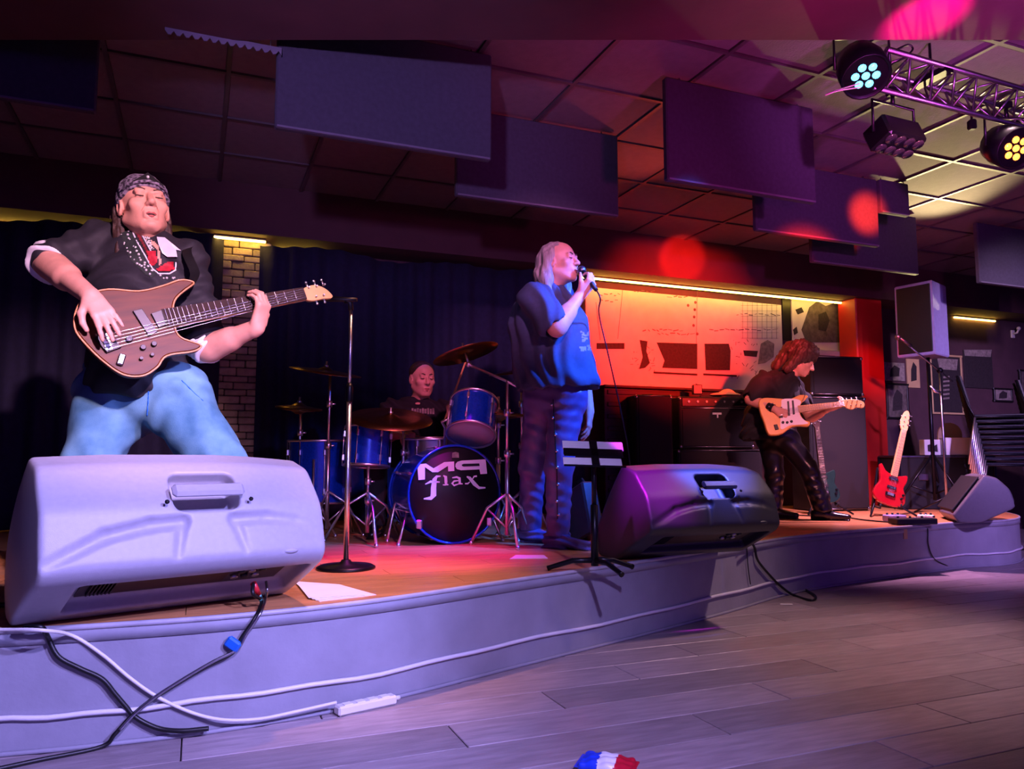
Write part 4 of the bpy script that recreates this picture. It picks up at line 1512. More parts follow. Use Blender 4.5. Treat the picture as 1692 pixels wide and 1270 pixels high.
# ------------------------------------------------------------------ music stand
foot = on_stage(982, 3.50)
t = thing('music_stand', 'black music stand with pale sheets in front of the singer', 'stand', foot)
zt = P(983, 770, 3.50).z
m = MB(); m.tube([foot + UP * .03, Vector((foot.x, foot.y, ST + .30))], 0.017, 10); m.build('lower_tube', 'black_metal', t, True)
m = MB(); m.tube([Vector((foot.x, foot.y, ST + .27)), Vector((foot.x, foot.y, zt + 0.06))], 0.011, 10); m.build('upper_tube', 'black_metal', t, True)
for a in (2.9, 5.2, 0.55):
    d = Vector((math.cos(a), math.sin(a) * .8, 0))
    m = MB(); m.tube([foot + UP * .055, foot + d * .10 + UP * .05, foot + d * .20 + UP * .018, foot + d * .215 + UP * .012], [.014, .012, .011, .013], 8); m.build('leg', 'black_metal', t, True)
DKc = P(980, 749, 3.47)
DM = frame(DKc, Vector((1, 0.10, -0.03)), Vector((0.0, 0.62, 0.78)))
m = MB(); m.box((0, 0, 0), (0.27, 0.010, 0.010)); m.v = [DM @ p for p in m.v]; m.build('desk_spine', 'black_metal', t, True)
for nm, (cx, cy, sx, sy) in {'desk_bar': (0, 0.0, 0.27, 0.045), 'desk_post': (0.005, 0.0, 0.035, 0.14), 'desk_lip': (0, -0.075, 0.28, 0.010)}.items():
    m = MB(); m.box((cx, cy, 0.006), (sx, sy, 0.006), None, 0.002); m.v = [DM @ p for p in m.v]; m.build(nm, 'black_metal', t, True)
for (cx, cy, sx, sy, nm) in ((-0.068, 0.045, 0.135, 0.05, 0), (0.075, 0.045, 0.135, 0.05, 0), (-0.075, -0.048, 0.13, 0.045, 0), (0.07, -0.048, 0.11, 0.045, 0)):
    m = MB(); m.box((cx, cy, -0.001), (sx, sy, 0.006), None, 0.002); m.v = [DM @ p for p in m.v]; m.build('desk_leaf', 'paper', t, True)

# ------------------------------------------------------------------ microphone on a boom at the right
foot = on_stage(1566, 6.95)
t = thing('boom_microphone_stand', 'dark boom microphone stand at the right in front of the pictures', 'stand', foot)
piv = P(1553, 612, 6.95)
m = MB(); m.tube([foot + UP * .02, piv], 0.011, 8); m.build('pole', 'steel', t, True)
bo0 = P(1574, 630, 6.98); bo1 = P(1484, 557, 6.85)
m = MB(); m.tube([bo0, bo1], 0.008, 8); m.build('boom', 'steel', t, True)
m = MB(); m.ball(piv, 0.028); m.build('pivot', 'black_metal', t, True)
m = MB(); m.tube([bo1 + Vector((.12, 0, -.08)), bo1], [.012, .018], 8); m.ball(bo1, 0.026); m.build('microphone_head', 'mic_grille', t, True)
m = MB(); m.tube([P(1537, 637, 6.93), P(1545, 646, 6.93), P(1554, 648, 6.94)], [.008, .016, .012], 8); m.build('side_clip', 'chrome', t, True)
for k in range(3):
    a = 0.2 + k * 2 * PI / 3
    m = MB(); m.tube([foot + UP * .16, foot + Vector((math.cos(a) * .28, math.sin(a) * .28, .012))], 0.008, 8); m.build('leg', 'black_metal', t, True)

# ------------------------------------------------------------------ PA loudspeaker on its pole
pc = P(1530, 531, 7.55)
t = thing('pa_loudspeaker', 'tall loudspeaker lit violet high on a pole at the right', 'speaker', (pc.x, pc.y, pc.z - 0.36), (0, 0, math.radians(-58)))
trap = [(-0.19, -0.20), (0.19, -0.20), (0.12, 0.17), (-0.12, 0.17)]
m = MB(); m.prism(trap, 0, 0.72, inset=0.012); m.build('cabinet', 'speaker_blue', t)
m = MB(); m.box((0, -0.205, 0.36), (0.34, 0.012, 0.66), None, 0.004); m.build('grille', 'grille', t)
m = MB(); m.box((0, 0.165, 0.62), (0.14, 0.02, 0.03), None, 0.006); m.build('handle', 'plastic_dark', t)
foot = Vector((pc.x, pc.y, ST))
t2 = thing('loudspeaker_stand', 'black tripod stand carrying the tall violet loudspeaker', 'stand', foot)
m = MB(); m.tube([foot + UP * .1, Vector((pc.x, pc.y, pc.z - 0.362))], 0.018, 10); m.build('pole', 'black_metal', t2, True)
for k in range(3):
    a = 0.9 + k * 2 * PI / 3
    m = MB(); m.tube([foot + UP * .55, foot + Vector((math.cos(a) * .38, math.sin(a) * .38, .014))], 0.012, 8); m.build('leg', 'black_metal', t2, True)
    m = MB(); m.tube([foot + UP * .16, foot + Vector((math.cos(a) * .22, math.sin(a) * .22, .24))], 0.008, 8); m.build('strut', 'black_metal', t2, True)


# ------------------------------------------------------------------ amplifiers and cabinets
def amp(name, label, px0, px1, py0, py1, d, yaw=0.0, depth=0.30, head=0.16, badge=True, z0=None, cat='amplifier'):
    a = P(px0, py1, d); b = P(px1, py0, d)
    w = b.x - a.x; h = b.z - a.z
    z = a.z if z0 is None else z0
    h = b.z - z
    t = thing(name, label, cat, ((a.x + b.x) / 2, d, z), (0, 0, yaw))
    m = MB(); m.box((0, depth / 2, h / 2), (w, depth, h), None, 0.012); m.build('cabinet', 'tolex', t)
    hh = h * head
    m = MB(); m.box((0, -0.004, (h - hh) * 0.5 - 0.0), (w - 0.05, 0.012, h - hh - 0.05), None, 0.004); m.build('grille', 'grille_cloth', t)
    if head > 0:
        m = MB(); m.box((0, -0.005, h - hh * .5 - 0.005), (w - 0.05, 0.014, hh - 0.02), None, 0.003); cp = m.build('control_panel', 'black_metal', t)
        for k in range(7):
            m = MB(); m.lathe([(.011, 0), (.009, .014)], 10, Matrix.Translation((-w * .38 + k * w * .12, -0.012, h - hh * .5)) @ Matrix.Rotation(PI / 2, 4, 'X')); m.build('knob', 'steel', cp)
    if badge:
        m = MB(); m.box((0.0, -0.013, (h - hh) * .84), (0.085, 0.008, 0.018), None, 0.002); m.box((0.005, -0.013, (h - hh) * .78), (0.012, 0.008, 0.03)); m.build('badge', 'silver', t)
    m = MB(); m.box((0, depth / 2, h + 0.012), (w * .3, .03, .018), None, 0.006); m.build('carry_handle', 'rubber', t)
    for sx in (-1, 1):
        for zz in (0.02, h - 0.02):
            m = MB(); m.ball((sx * (w / 2 - .012), 0.012, zz), 0.020, 8, 6); m.build('corner', 'steel', t)
    for (p_, q_) in (((-w / 2 + .02, -.006, h - hh - .01), (w / 2 - .02, -.006, h - hh - .01)), ((-w / 2 + .02, -.006, .02), (w / 2 - .02, -.006, .02))):
        m = MB(); m.tube([p_, q_], 0.004, 6); m.build('piping', 'steel', t)
    return t


AD = 7.05
base_amp = amp('speaker_cabinet', 'low dark cabinet under the guitar amplifier', 1120, 1262, 742, 850, AD, 0.10, 0.36, 0, False, ST + 0.002, 'speaker')
ztop = P(1190, 742, AD).z
amp('guitar_amplifier', 'black combo guitar amplifier with a small silver badge left of the guitarist', 1122, 1246, 655, 740, AD, 0.10, 0.28, 0.2, True, ztop + 0.003)
amp('speaker_cabinet', 'dark speaker cabinet left of the combo amplifier', 1052, 1112, 652, 850, 6.95, 0.15, 0.36, 0, False, ST + 0.002, 'speaker')
c1 = amp('speaker_cabinet', 'tall black speaker cabinet behind the guitarist', 1338, 1436, 655, 850, 7.45, 0.20, 0.34, 0, False, ST + 0.002, 'speaker')
zc = P(1380, 655, 7.45).z
amp('amplifier_head', 'black amplifier box on the tall cabinet behind the guitarist', 1336, 1430, 588, 645, 7.45, 0.20, 0.30, 0, False, zc + 0.004)
# cloth and small box on the combo amplifier
zt2 = P(1190, 655, AD).z
t = thing('pedal_box', 'small black box standing on the combo amplifier', 'box', P(1157, 650, AD) + Vector((0, .12, 0)))
t.location.z = zt2 + 0.030; MW[t.name] = Matrix.Translation(t.location)
m = MB(); m.box((0, 0, .045), (.085, .07, .09), None, .006); m.build('body', 'plastic_dark', t)
m = MB(); m.lathe([(.012, .09), (.010, .104)], 10, Matrix.Translation((0.0, 0, 0))); m.build('knob', 'steel', t)
S = SDF((-0.2, -0.12, -0.02), (0.2, 0.12, 0.12), 0.006)
S.ell((0, 0, .0), (0.145, .08, .030), None, 0.01); S.ell((0.02, 0, .02), (0.06, .055, .040), None, 0.03); S.plane((0, 0, 0.0), (0, 0, -1))
V, Q = S.mesh(); o = np_mesh('cloth_cap', V, Q, 'tan_board')
o.location = (P(1204, 650, AD).x, AD + .12, zt2 + 0.022)
setprops(o, 'pale soft cap lying on top of the combo amplifier', 'cap')

# dark slatted cabinet along the wall under the mural
u0, zt3 = wall_hit(1000, 636, 0.05); u1, _ = wall_hit(1250, 650, 0.05)
t = thing('slatted_cabinet', 'low dark brown slatted cabinet along the wall under the mural', 'cabinet', W(u0, 0.05, ST), (0, 0, WROT))
cw = u1 - u0; chh = zt3 - ST - 0.02
m = MB(); m.box((cw / 2, 0.16, chh / 2), (cw, 0.28, chh), None, .006); m.build('body', 'wood_dark', t)
m = MB(); m.box((cw / 2, 0.14, chh + .012), (cw + .04, .34, .024), None, .005); m.build('top', 'wood_dark', t)
for k in range(10):
    m = MB(); m.box((cw / 2, 0.012, 0.10 + k * (chh - .14) / 9), (cw - .06, .018, .04), None, .004); m.build('slat', 'wood_dark', t)

# ------------------------------------------------------------------ table with odds and ends at the right
TDp = 7.7
a = P(1484, 752, TDp); b = P(1642, 752, TDp)
t = thing('road_case', 'long dark road case at the right behind the red guitar', 'case', ((a.x + b.x) / 2, TDp, ST))
cw = b.x - a.x; chh = a.z - ST
m = MB(); m.box((0, 0.2, chh / 2), (cw, .40, chh), None, .01); m.build('body', 'tolex', t)
m = MB(); m.box((0, 0.2, chh - .012), (cw + .02, .42, .02), None, .004); m.build('top_rim', 'alu', t)
for sx in (-1, 1):
    for sy in (0, 1):
        m = MB(); m.box((sx * cw / 2, sy * .4, chh / 2), (.03, .03, chh - .03), None, .004); m.build('corner_edge', 'black_metal', t)
for k in (-.25, .25):
    m = MB(); m.box((cw * k, -.006, chh * .6), (.10, .014, .07), None, .006); m.build('latch', 'steel', t)
a = P(1534, 750, TDp); b = P(1560, 724, TDp)
t = thing('white_box', 'small white box with dark print on the road case', 'box', ((a.x + b.x) / 2, TDp + .12, chh + ST + .002))
w, h = b.x - a.x, b.z - a.z
m = MB(); m.box((0, 0, h / 2), (w, .10, h), None, .004); m.build('carton', 'paper', t)
m = MB(); m.prism([(-w * .3, h * .25), (-w * .1, h * .2), (-w * .12, h * .7), (-w * .3, h * .65)], 0, .002, frame((0, -.052, 0), (1, 0, 0), (0, 0, 1))); m.prism([(w * .1, h * .25), (w * .3, h * .2), (w * .28, h * .7), (w * .1, h * .6)], 0, .002, frame((0, -.052, 0), (1, 0, 0), (0, 0, 1))); o = m.build('printed_marks', 'print_dark', t); o['kind'] = 'stuff'
a = P(1566, 750, TDp); b = P(1612, 722, TDp)
t = thing('pale_box', 'pale pinkish box right of the small white box', 'box', ((a.x + b.x) / 2, TDp + .08, chh + ST + .002))
w, h = b.x - a.x, b.z - a.z
m = MB(); m.box((0, 0, h / 2), (w, .12, h), None, .004); m.build('carton', 'paper', t)
m = MB(); m.box((0, 0, h + .003), (w + .008, .125, .006), None, .002); m.build('lid', 'paper', t)
t = thing('round_headboard', 'tan round-topped board standing behind the pale box', 'board', ((a.x + b.x) / 2 + .01, TDp + .22, chh + ST + .002))
hh = P(1590, 695, TDp).z - a.z; rr_ = 0.125
pl = [(-rr_, 0), (rr_, 0)] + [(rr_ * math.cos(k * PI / 14), hh - rr_ + rr_ * math.sin(k * PI / 14)) for k in range(15)]
m = MB(); m.prism(pl, -.012, .012, frame((0, 0, 0), (1, 0, 0), (0, 0, 1)), inset=.003); m.build('board', 'tan_board', t)
m = MB(); m.box((0, .05, .01), (.16, .10, .02), None, .003); m.build('foot', 'tan_board', t)


# ------------------------------------------------------------------ stacked chairs
def make_chair(label, group):
    t = thing('stacking_chair', label, 'chair', (0, 0, 0), group=group)
    S = [(-.21, -.20), (.21, -.20), (.20, .20), (-.20, .20)]
    m = MB(); m.prism(S, .445, .465, inset=.006); m.build('seat', 'chair_shell', t)
    M = Matrix.Translation((0, .22, .47)) @ Matrix.Rotation(-0.22, 4, 'X')
    m = MB(); m.prism([(-.19, .12), (.19, .12), (.17, .38), (-.17, .38)], -.01, .01, M @ Matrix.Rotation(PI / 2, 4, 'X'), inset=.004); m.build('backrest', 'chair_shell', t)
    for sx in (-1, 1):
        m = MB(); m.tube([(sx * .225, -.21, .44), (sx * .235, -.26, .0)], .011, 8); m.build('leg', 'chrome', t)
        m = MB(); m.tube([(sx * .225, .20, .44), (sx * .235, .27, .0)], .011, 8); m.build('leg', 'chrome', t)
        m = MB(); m.tube([(sx * .225, -.22, .44), (sx * .225, .20, .44), (sx * .20, .25, .55), (sx * .19, .33, .84)], .011, 8); m.build('side_rail', 'black_metal', t)
    m = MB(); m.tube([(-.225, -.21, .435), (.225, -.21, .435)], .009, 8); m.build('cross_bar', 'black_metal', t)
    return t


chA = make_chair('', 'stacked chairs at the right edge')
ords = ['lowest', 'second lowest', 'third lowest', 'fourth lowest', 'fifth lowest', 'fifth from the top', 'fourth from the top', 'third from the top', 'second from the top', 'topmost']
sp0 = on_stage(1676, 7.35)
for k in range(10):
    o = chA if k == 0 else copy_tree(chA)
    o.location = sp0 + Vector((-0.012 * k, -0.004 * k, 0.050 * k)); o.rotation_euler = (0, 0, math.radians(60))
    o['label'] = 'dark chrome-legged chair, %s in the near chair stack at the right edge' % ords[k]
sp1 = on_stage(1770, 7.75)
for k in range(10):
    o = copy_tree(chA)
    o.location = sp1 + Vector((-0.012 * k, -0.004 * k, 0.050 * k)); o.rotation_euler = (0, 0, math.radians(60))
    o['label'] = 'dark chair, %s in the far stack cut off by the right edge' % ords[k]
    o['group'] = 'far chair stack at the right edge'

# ------------------------------------------------------------------ guitars
def plane_map(o, x, y):
    """pixel -> local (x, y) on the plane through o spanned by x and y"""
    M = frame(o, x, y); Mi = M.inverted(); n = M.to_3x3().col[2]
    def f(px, py):
        r = ray(px, py); k = (Vector(o) - CAMP).dot(n) / r.dot(n)
        q = Mi @ (CAMP + r * k)
        return (q.x, q.y)
    return M, f


def round_poly(pts, n=5):
    """closed Catmull-Rom through 2-D points"""
    out = []
    N = len(pts)
    for i in range(N):
        p0, p1, p2, p3 = [Vector(pts[(i + k) % N]) for k in (-1, 0, 1, 2)]
        for k in range(n):
            t = k / n
            q = 0.5 * ((2 * p1) + (p2 - p0) * t + (2 * p0 - 5 * p1 + 4 * p2 - p3) * t * t + (3 * p1 - p0 - 3 * p2 + p3) * t ** 3)
            out.append((q.x, q.y))
    a = sum(out[k - 1][0] * out[k][1] - out[k][0] * out[k - 1][1] for k in range(len(out)))
    return out if a > 0 else out[::-1]


def ccw(pl):
    a = sum(pl[k - 1][0] * pl[k][1] - pl[k][0] * pl[k - 1][1] for k in range(len(pl)))
    return pl if a > 0 else pl[::-1]


def guitar_parts(t, outline, neck0, neck1, head, w0, w1, m_body, m_neck, m_board, m_head, nfr, nstr, pickups, bridge, knobs, thick=0.04, pickguard=None, m_edge=None):
    """all in the guitar's own plane, z toward the viewer"""
    m = MB(); m.prism(round_poly(outline), -thick, 0.0, inset=0.006); m.build('body', m_body, t)
    if m_edge:
        pl = round_poly(outline); m = MB(); m.tube([(p[0], p[1], -0.004) for p in pl], 0.0035, 6, closed=True); m.build('edge_binding', m_edge, t)
    if pickguard:
        m = MB(); m.prism(round_poly(pickguard), 0.0, 0.003); m.build('pickguard', 'pickguard', t)
    a, b = Vector((*neck0, 0)), Vector((*neck1, 0))
    d = (b - a).normalized(); nn = Vector((-d.y, d.x, 0))
    pl = ccw([tuple((a - nn * w0 / 2)[:2]), tuple((b - nn * w1 / 2)[:2]), tuple((b + nn * w1 / 2)[:2]), tuple((a + nn * w0 / 2)[:2])])
    m = MB(); m.prism(pl, -0.016, 0.006, inset=0.003); nk = m.build('neck', m_neck, t)
    m = MB(); m.prism(pl, 0.006, 0.011); m.build('fretboard', m_board, nk)
    for k in range(1, nfr):
        s = 1 - 2 ** (-k / 12.0); s = s / (1 - 2 ** (-nfr / 12.0))
        p = b + (a - b) * s; w = (w1 + (w0 - w1) * s) / 2 - 0.001
        m = MB(); m.tube([p - nn * w + UP * .0115, p + nn * w + UP * .0115], 0.0011, 5, False); m.build('fret', 'string', nk)
    m = MB(); m.prism(round_poly(head, 3), -0.012, 0.004, inset=0.002); hd = m.build('headstock', m_head, t)
    hx = sorted(head, key=lambda p: (Vector((p[0], p[1], 0)) - b).dot(d))
    L_ = max((Vector((p[0], p[1], 0)) - b).dot(d) for p in head)
    for k in range(nstr):
        f = (k + 0.6) / nstr
        sd = 1 if k % 2 == 0 else -1
        c = b + d * (L_ * (0.12 + 0.75 * f)) + nn * sd * w1 * 0.42
        m = MB(); m.lathe([(.0045, .004), (.0045, .014), (.003, .016)], 8, Matrix.Translation(c)); m.tube([c - UP * .004, c - UP * .004 + nn * sd * 0.022], .004, 6); m.ball(c - UP * .004 + nn * sd * 0.026, (.006, .006, .004), 8, 5); m.build('tuner', 'chrome', hd)
    bp = Vector((*bridge[0], 0)); bw = bridge[1]
    for k in range(nstr):
        s = (k + 0.5) / nstr - 0.5
        m = MB(); m.tube([bp + nn * s * bw + UP * .016, b + nn * s * w1 * .85 + UP * .014], 0.0009, 5, False); m.build('string', 'string', t)
    for q in pickups:
        m = MB(); m.prism(ccw(q), 0.0, 0.011, inset=0.002); m.build('pickup', 'pickup', t)
    if len(bridge) > 2:
        m = MB(); m.prism(ccw(bridge[2]), 0.0, 0.012, inset=0.002); br = m.build('bridge', 'black_metal', t)
        for k in range(nstr):
            s = (k + 0.5) / nstr - 0.5; c = bp + nn * s * bw
            m = MB(); m.box(c + UP * .014, (0.022, bw / nstr * .8, 0.008), frame((0, 0, 0), d, nn), .001); m.build('saddle', 'chrome', br)
    for (x, y, r) in knobs:
        m = MB(); m.lathe([(r, 0.0), (r * .95, 0.012), (r * .8, .015)], 14, Matrix.Translation((x, y, 0))); m.build('knob', 'black_metal', t)


# --- the bass guitar
bT = P(125, 548, 2.58); bH = P(548, 487, 3.08)
BX = (bH - bT).normalized()
BGM, bf = plane_map(bT, BX, Vector((0.0, 0.22, 1)))
bass = thing_m('bass_guitar', 'brown wooden bass guitar held by the bass player', 'guitar', BGM)
outl = [bf(*p) for p in ((124, 542), (126, 512), (144, 487), (180, 477), (230, 480), (270, 471), (296, 462), (314, 463), (320, 468), (304, 480), (290, 494), (286, 512), (289, 540), (300, 557), (328, 567), (332, 573), (318, 580), (276, 587), (260, 606), (236, 620), (204, 618), (172, 597), (142, 568))]
hp = [bf(*p) for p in ((500, 480), (506, 474), (520, 471), (536, 476), (549, 488), (546, 493), (532, 494), (520, 497), (508, 496), (502, 492))]
n0 = bf(270, 527); n1 = bf(503, 485.5)
guitar_parts(bass, outl, n0, n1, hp, 0.068, 0.050, 'bass_wood', 'maple', 'fretboard', 'maple', 22, 5,
             [[bf(*p) for p in ((219, 515), (234, 511), (260, 549), (245, 556))], [bf(*p) for p in ((249, 519), (267, 513), (280, 536), (262, 543))]],
             (bf(176, 567), 0.062, [bf(*p) for p in ((155, 559), (178, 548), (200, 575), (176, 584))]),
             [(*bf(236, 575), .010), (*bf(254, 569), .010), (*bf(233, 593), .007), (*bf(251, 587), .007), (*bf(213, 561), .012)], 0.042, m_edge='bass_edge')
q = bf(200, 595)
m = MB(); m.box((q[0], q[1], .008), (.022, .040, .018), Matrix.Rotation(-0.5, 4, 'Z'), .004); m.build('jack_switch', 'steel', bass)
BN = BGM.to_3x3().col[2]           # out of the bass front

# --- the cream electric guitar
gT = P(1258, 705, 6.27); gH = P(1428, 667, 6.22)
GGM, gf = plane_map(gT, (gH - gT), Vector((0.0, 0.25, 1)))
strat = thing_m('electric_guitar', 'cream electric guitar with a white pickguard held by the guitarist', 'guitar', GGM)
cz = lambda x, y: gf(1180 + x / 3.528, 520 + y / 3.528)
outl = [cz(*p) for p in ((262, 500), (300, 482), (380, 486), (440, 490), (500, 466), (545, 470), (540, 486), (512, 510), (500, 540), (505, 580), (525, 610), (558, 622), (552, 646), (500, 645), (450, 655), (400, 690), (350, 700), (315, 690), (290, 620), (268, 560))]
pg = [cz(*p) for p in ((400, 492), (470, 490), (505, 505), (495, 540), (500, 585), (530, 618), (548, 632), (500, 640), (440, 645), (395, 668), (385, 640), (390, 560), (392, 520))]
hp = [cz(*p) for p in ((752, 500), (800, 492), (860, 502), (876, 522), (868, 542), (830, 540), (800, 552), (760, 535))]
guitar_parts(strat, outl, cz(490, 550), cz(756, 520), hp, 0.056, 0.043, 'strat_cream', 'maple', 'maple', 'maple', 20, 6,
             [[cz(*p) for p in ((452, 500), (462, 500), (470, 580), (458, 582))], [cz(*p) for p in ((425, 505), (435, 504), (442, 588), (430, 590))]],
             (cz(385, 570), 0.055, [cz(*p) for p in ((372, 540), (395, 538), (400, 600), (378, 602))]),
             [(*cz(400, 628), .011), (*cz(425, 628), .011), (*cz(450, 622), .011)], 0.042, pickguard=pg)
q = cz(362, 655); m = MB(); m.box((q[0], q[1], .004), (.03, .045, .008), None, .003); m.build('jack_plate', 'black_metal', strat)
GN = GGM.to_3x3().col[2]


# --- two guitars on floor stands
def stand_guitar(label, slabel, px_body, d, top_px, m_body, m_neck, lean=0.18, hgt=1.0):
    foot = on_stage(px_body[0], d)
    top = P(top_px[0], top_px[1], d + 0.16)
    b0 = Vector((foot.x, d, ST + 0.10))
    x = (top - b0)
    Lg = x.length
    M = frame(b0, x, Vector((-1, 0, 0.0)))
    if M.to_3x3().col[2].y > 0: M = frame(b0, x, Vector((1, 0, 0)))
    t = thing_m('electric_guitar', label, 'guitar', M, 'guitars on floor stands')
    k = Lg / 1.0
    o_ = [(0.0, 0.0), (0.015, 0.10), (0.07, 0.155), (0.15, 0.145), (0.22, 0.118), (0.30, 0.135), (0.375, 0.150), (0.385, 0.130), (0.335, 0.085), (0.315, 0.03), (0.315, -0.03), (0.325, -0.07), (0.345, -0.115), (0.335, -0.135), (0.28, -0.135), (0.21, -0.118), (0.14, -0.15), (0.06, -0.155), (0.012, -0.10)]
    o_ = [(a * k, b * k) for a, b in o_]
    guitar_parts(t, o_, (0.30 * k, 0), (0.80 * k, 0), [(0.79 * k, -.025), (0.80 * k, .025), (0.9 * k, .045), (1.0 * k, .02), (0.99 * k, -.015), (0.88 * k, -.03)], .056, .042, m_body, m_neck, m_neck, m_neck, 18, 6,
                 [[(0.17 * k, -.04), (.195 * k, -.04), (.195 * k, .04), (.17 * k, .04)], [(0.26 * k, -.04), (.285 * k, -.04), (.285 * k, .04), (.26 * k, .04)]],
                 ((0.11 * k, 0), .055, [(0.09 * k, -.042), (.125 * k, -.042), (.125 * k, .042), (.09 * k, .042)]), [(0.10 * k, -.10, .011), (.14 * k, -.11, .011)], 0.04)
    s = thing('guitar_stand', slabel, 'stand', Vector((foot.x, d, ST)), group='floor guitar stands')
    bk = Vector((foot.x, d + 0.22, ST + 0.008))
    for sx in (-1, 1):
        m = MB(); m.tube([Vector((foot.x + sx * .20, d - .10, ST + .010)), Vector((foot.x + sx * .10, d + .04, ST + .10)), Vector((foot.x, d + .16, ST + .42))], .009, 8); m.build('leg', 'black_metal', s, True)
        m = MB(); m.tube([Vector((foot.x + sx * .10, d + .04, ST + .085)), Vector((foot.x + sx * .09, d - .05, ST + .075)), Vector((foot.x + sx * .09, d - .06, ST + .11))], .008, 8); m.build('cradle', 'rubber', s, True)
    m = MB(); m.tube([bk + Vector((0, .10, 0)), Vector((foot.x, d + .16, ST + .42))], .009, 8); m.build('rear_leg', 'black_metal', s, True)
    return t


stand_guitar('red electric guitar leaning on a floor stand right of the red post', 'black floor stand under the red guitar', (1468, 838), 6.80, (1500, 680), 'guitar_red', 'maple')
stand_guitar('dark green electric guitar on a floor stand behind the guitarist', 'black floor stand under the dark green guitar', (1366, 840), 7.02, (1346, 675), 'guitar_green', 'fretboard')


# ------------------------------------------------------------------ people
def head_sdf(S, c, fwd, up, sc=1.0, k=0.012, grim=False):
    M = frame(c, Vector(fwd).cross(Vector(up)), None, up)   # x = person's right, y = forward? fix below
    f = Vector(fwd).normalized(); u = Vector(up); u = (u - f * u.dot(f)).normalized(); r = f.cross(u)
    M = Matrix((r, f, u)).transposed().to_4x4(); M.translation = Vector(c)
    R = M.to_3x3()
    L = lambda x, y, z: M @ Vector((x * sc, y * sc, z * sc))
    e = lambda p, rad, kk=k, op='add', R_=R: S.ell(L(*p), tuple(q * sc for q in rad), R_, kk, op)
    cp = lambda a, b, ra, rb=None, kk=k, op='add': S.cap(L(*a), L(*b), ra * sc, None if rb is None else rb * sc, kk, op)
    e((0, -0.015, 0.032), (0.079, 0.098, 0.086), 0.03)
    e((0, 0.022, -0.045), (0.060, 0.072, 0.078), 0.03)
    e((0, 0.066, -0.098), (0.024, 0.020, 0.018), 0.02)
    for s in (-1, 1):
        cp((s * .056, -0.004, -.055), (s * .018, .062, -.100), .019, .016, 0.02)
        e((s * .043, .062, -.022), (.022, .020, .020), 0.02)
        e((s * .079, -.008, -.006), (.010, .023, .033), 0.006)
        e((s * .086, -.002, -.004), (.007, .013, .020), 0.006, 'sub')
    for s in (-1, 1): e((s * .032, .094, .004), (.018, .016, .012), 0.010, 'sub')
    cp((-.038, .079, .022), (.038, .079, .022), .011, None, 0.010)
    cp((0, .086, .010), (0, .112, -.030), .0085, .0125, 0.008)
    for s in (-1, 1):
        e((s * .012, .099, -.034), (.009, .010, .008), 0.006)
        e((s * .031, .080, .002), (.014, .012, .011), 0.004)
    cp((-.018, .087, -.064), (.018, .087, -.064), .0075, None, 0.008)
    cp((-.015, .086, -.079), (.015, .086, -.079), .0085, None, 0.008)
    cp((-.021, .098, -.0715), (.021, .098, -.0715), .004, None, 0.004, 'sub')
    if grim:
        for s in (-1, 1):
            cp((s * .021, .101, -.036), (s * .034, .083, -.074), .0045, .0035, .006, 'sub')
            cp((s * .026, .102, -.012), (s * .050, .080, -.014), .004, .003, .006, 'sub')
            cp((s * .0075, .095, .022), (s * .0065, .092, .036), .003, .002, .005, 'sub')
            e((s * .026, .083, .020), (.018, .012, .009), .006)
        cp((-.016, .086, -.092), (.016, .086, -.092), .004, None, .008, 'sub')
        e((0, .080, -.104), (.020, .014, .013), .012)
    return M, L, sc


def face_parts(t, M, sc, eyes='closed', brow='brow'):
    f = lambda x, y, z: M @ Vector((x * sc, y * sc, z * sc))
    for s in (-1, 1):
        m = MB(); m.tube([f(s * .014, .092, .024), f(s * .030, .090, .030), f(s * .046, .078, .025)], [.0035, .0045, .0025], 6); m.build('eyebrow', brow, t, True)
        if eyes == 'closed':
            m = MB(); m.tube([f(s * .019, .0895, .000), f(s * .031, .0935, -.003), f(s * .044, .086, .001)], [.0018, .0028, .0018], 6); m.build('eyelash', brow, t, True)
        else:
            m = MB(); m.ball(f(s * .031, .084, .003), (.0105, .0105, .0085), 12, 8, M); m.build('eyeball', 'cuff_white', t, True)
            m = MB(); m.ball(f(s * .031, .0935, .003), (.0045, .002, .0045), 10, 6, M); m.build('iris', 'brow', t, True)
    m = MB(); m.tube([f(-.022, .088, -.071), f(-.008, .0955, -.0665), f(0, .0955, -.068), f(.008, .0955, -.0665), f(.022, .088, -.071)], [.002, .0045, .0042, .0045, .002], 6); m.build('upper_lip', 'lips', t, True)
    m = MB(); m.tube([f(-.018, .088, -.075), f(0, .0955, -.079), f(.018, .088, -.075)], [.002, .0058, .002], 6); m.build('lower_lip', 'lips', t, True)


def arm_sdf(S, sh, el, wr, r=(.055, .046, .044, .028), k=0.02):
    sh, el, wr = Vector(sh), Vector(el), Vector(wr)
    S.cap(sh, el, r[0], r[1], k)
    S.cap(el, wr, r[2], r[3], k)
    S.cap(el + (wr - el) * .12, el + (wr - el) * .45, r[2] * 1.08, r[2] * 0.98, k)


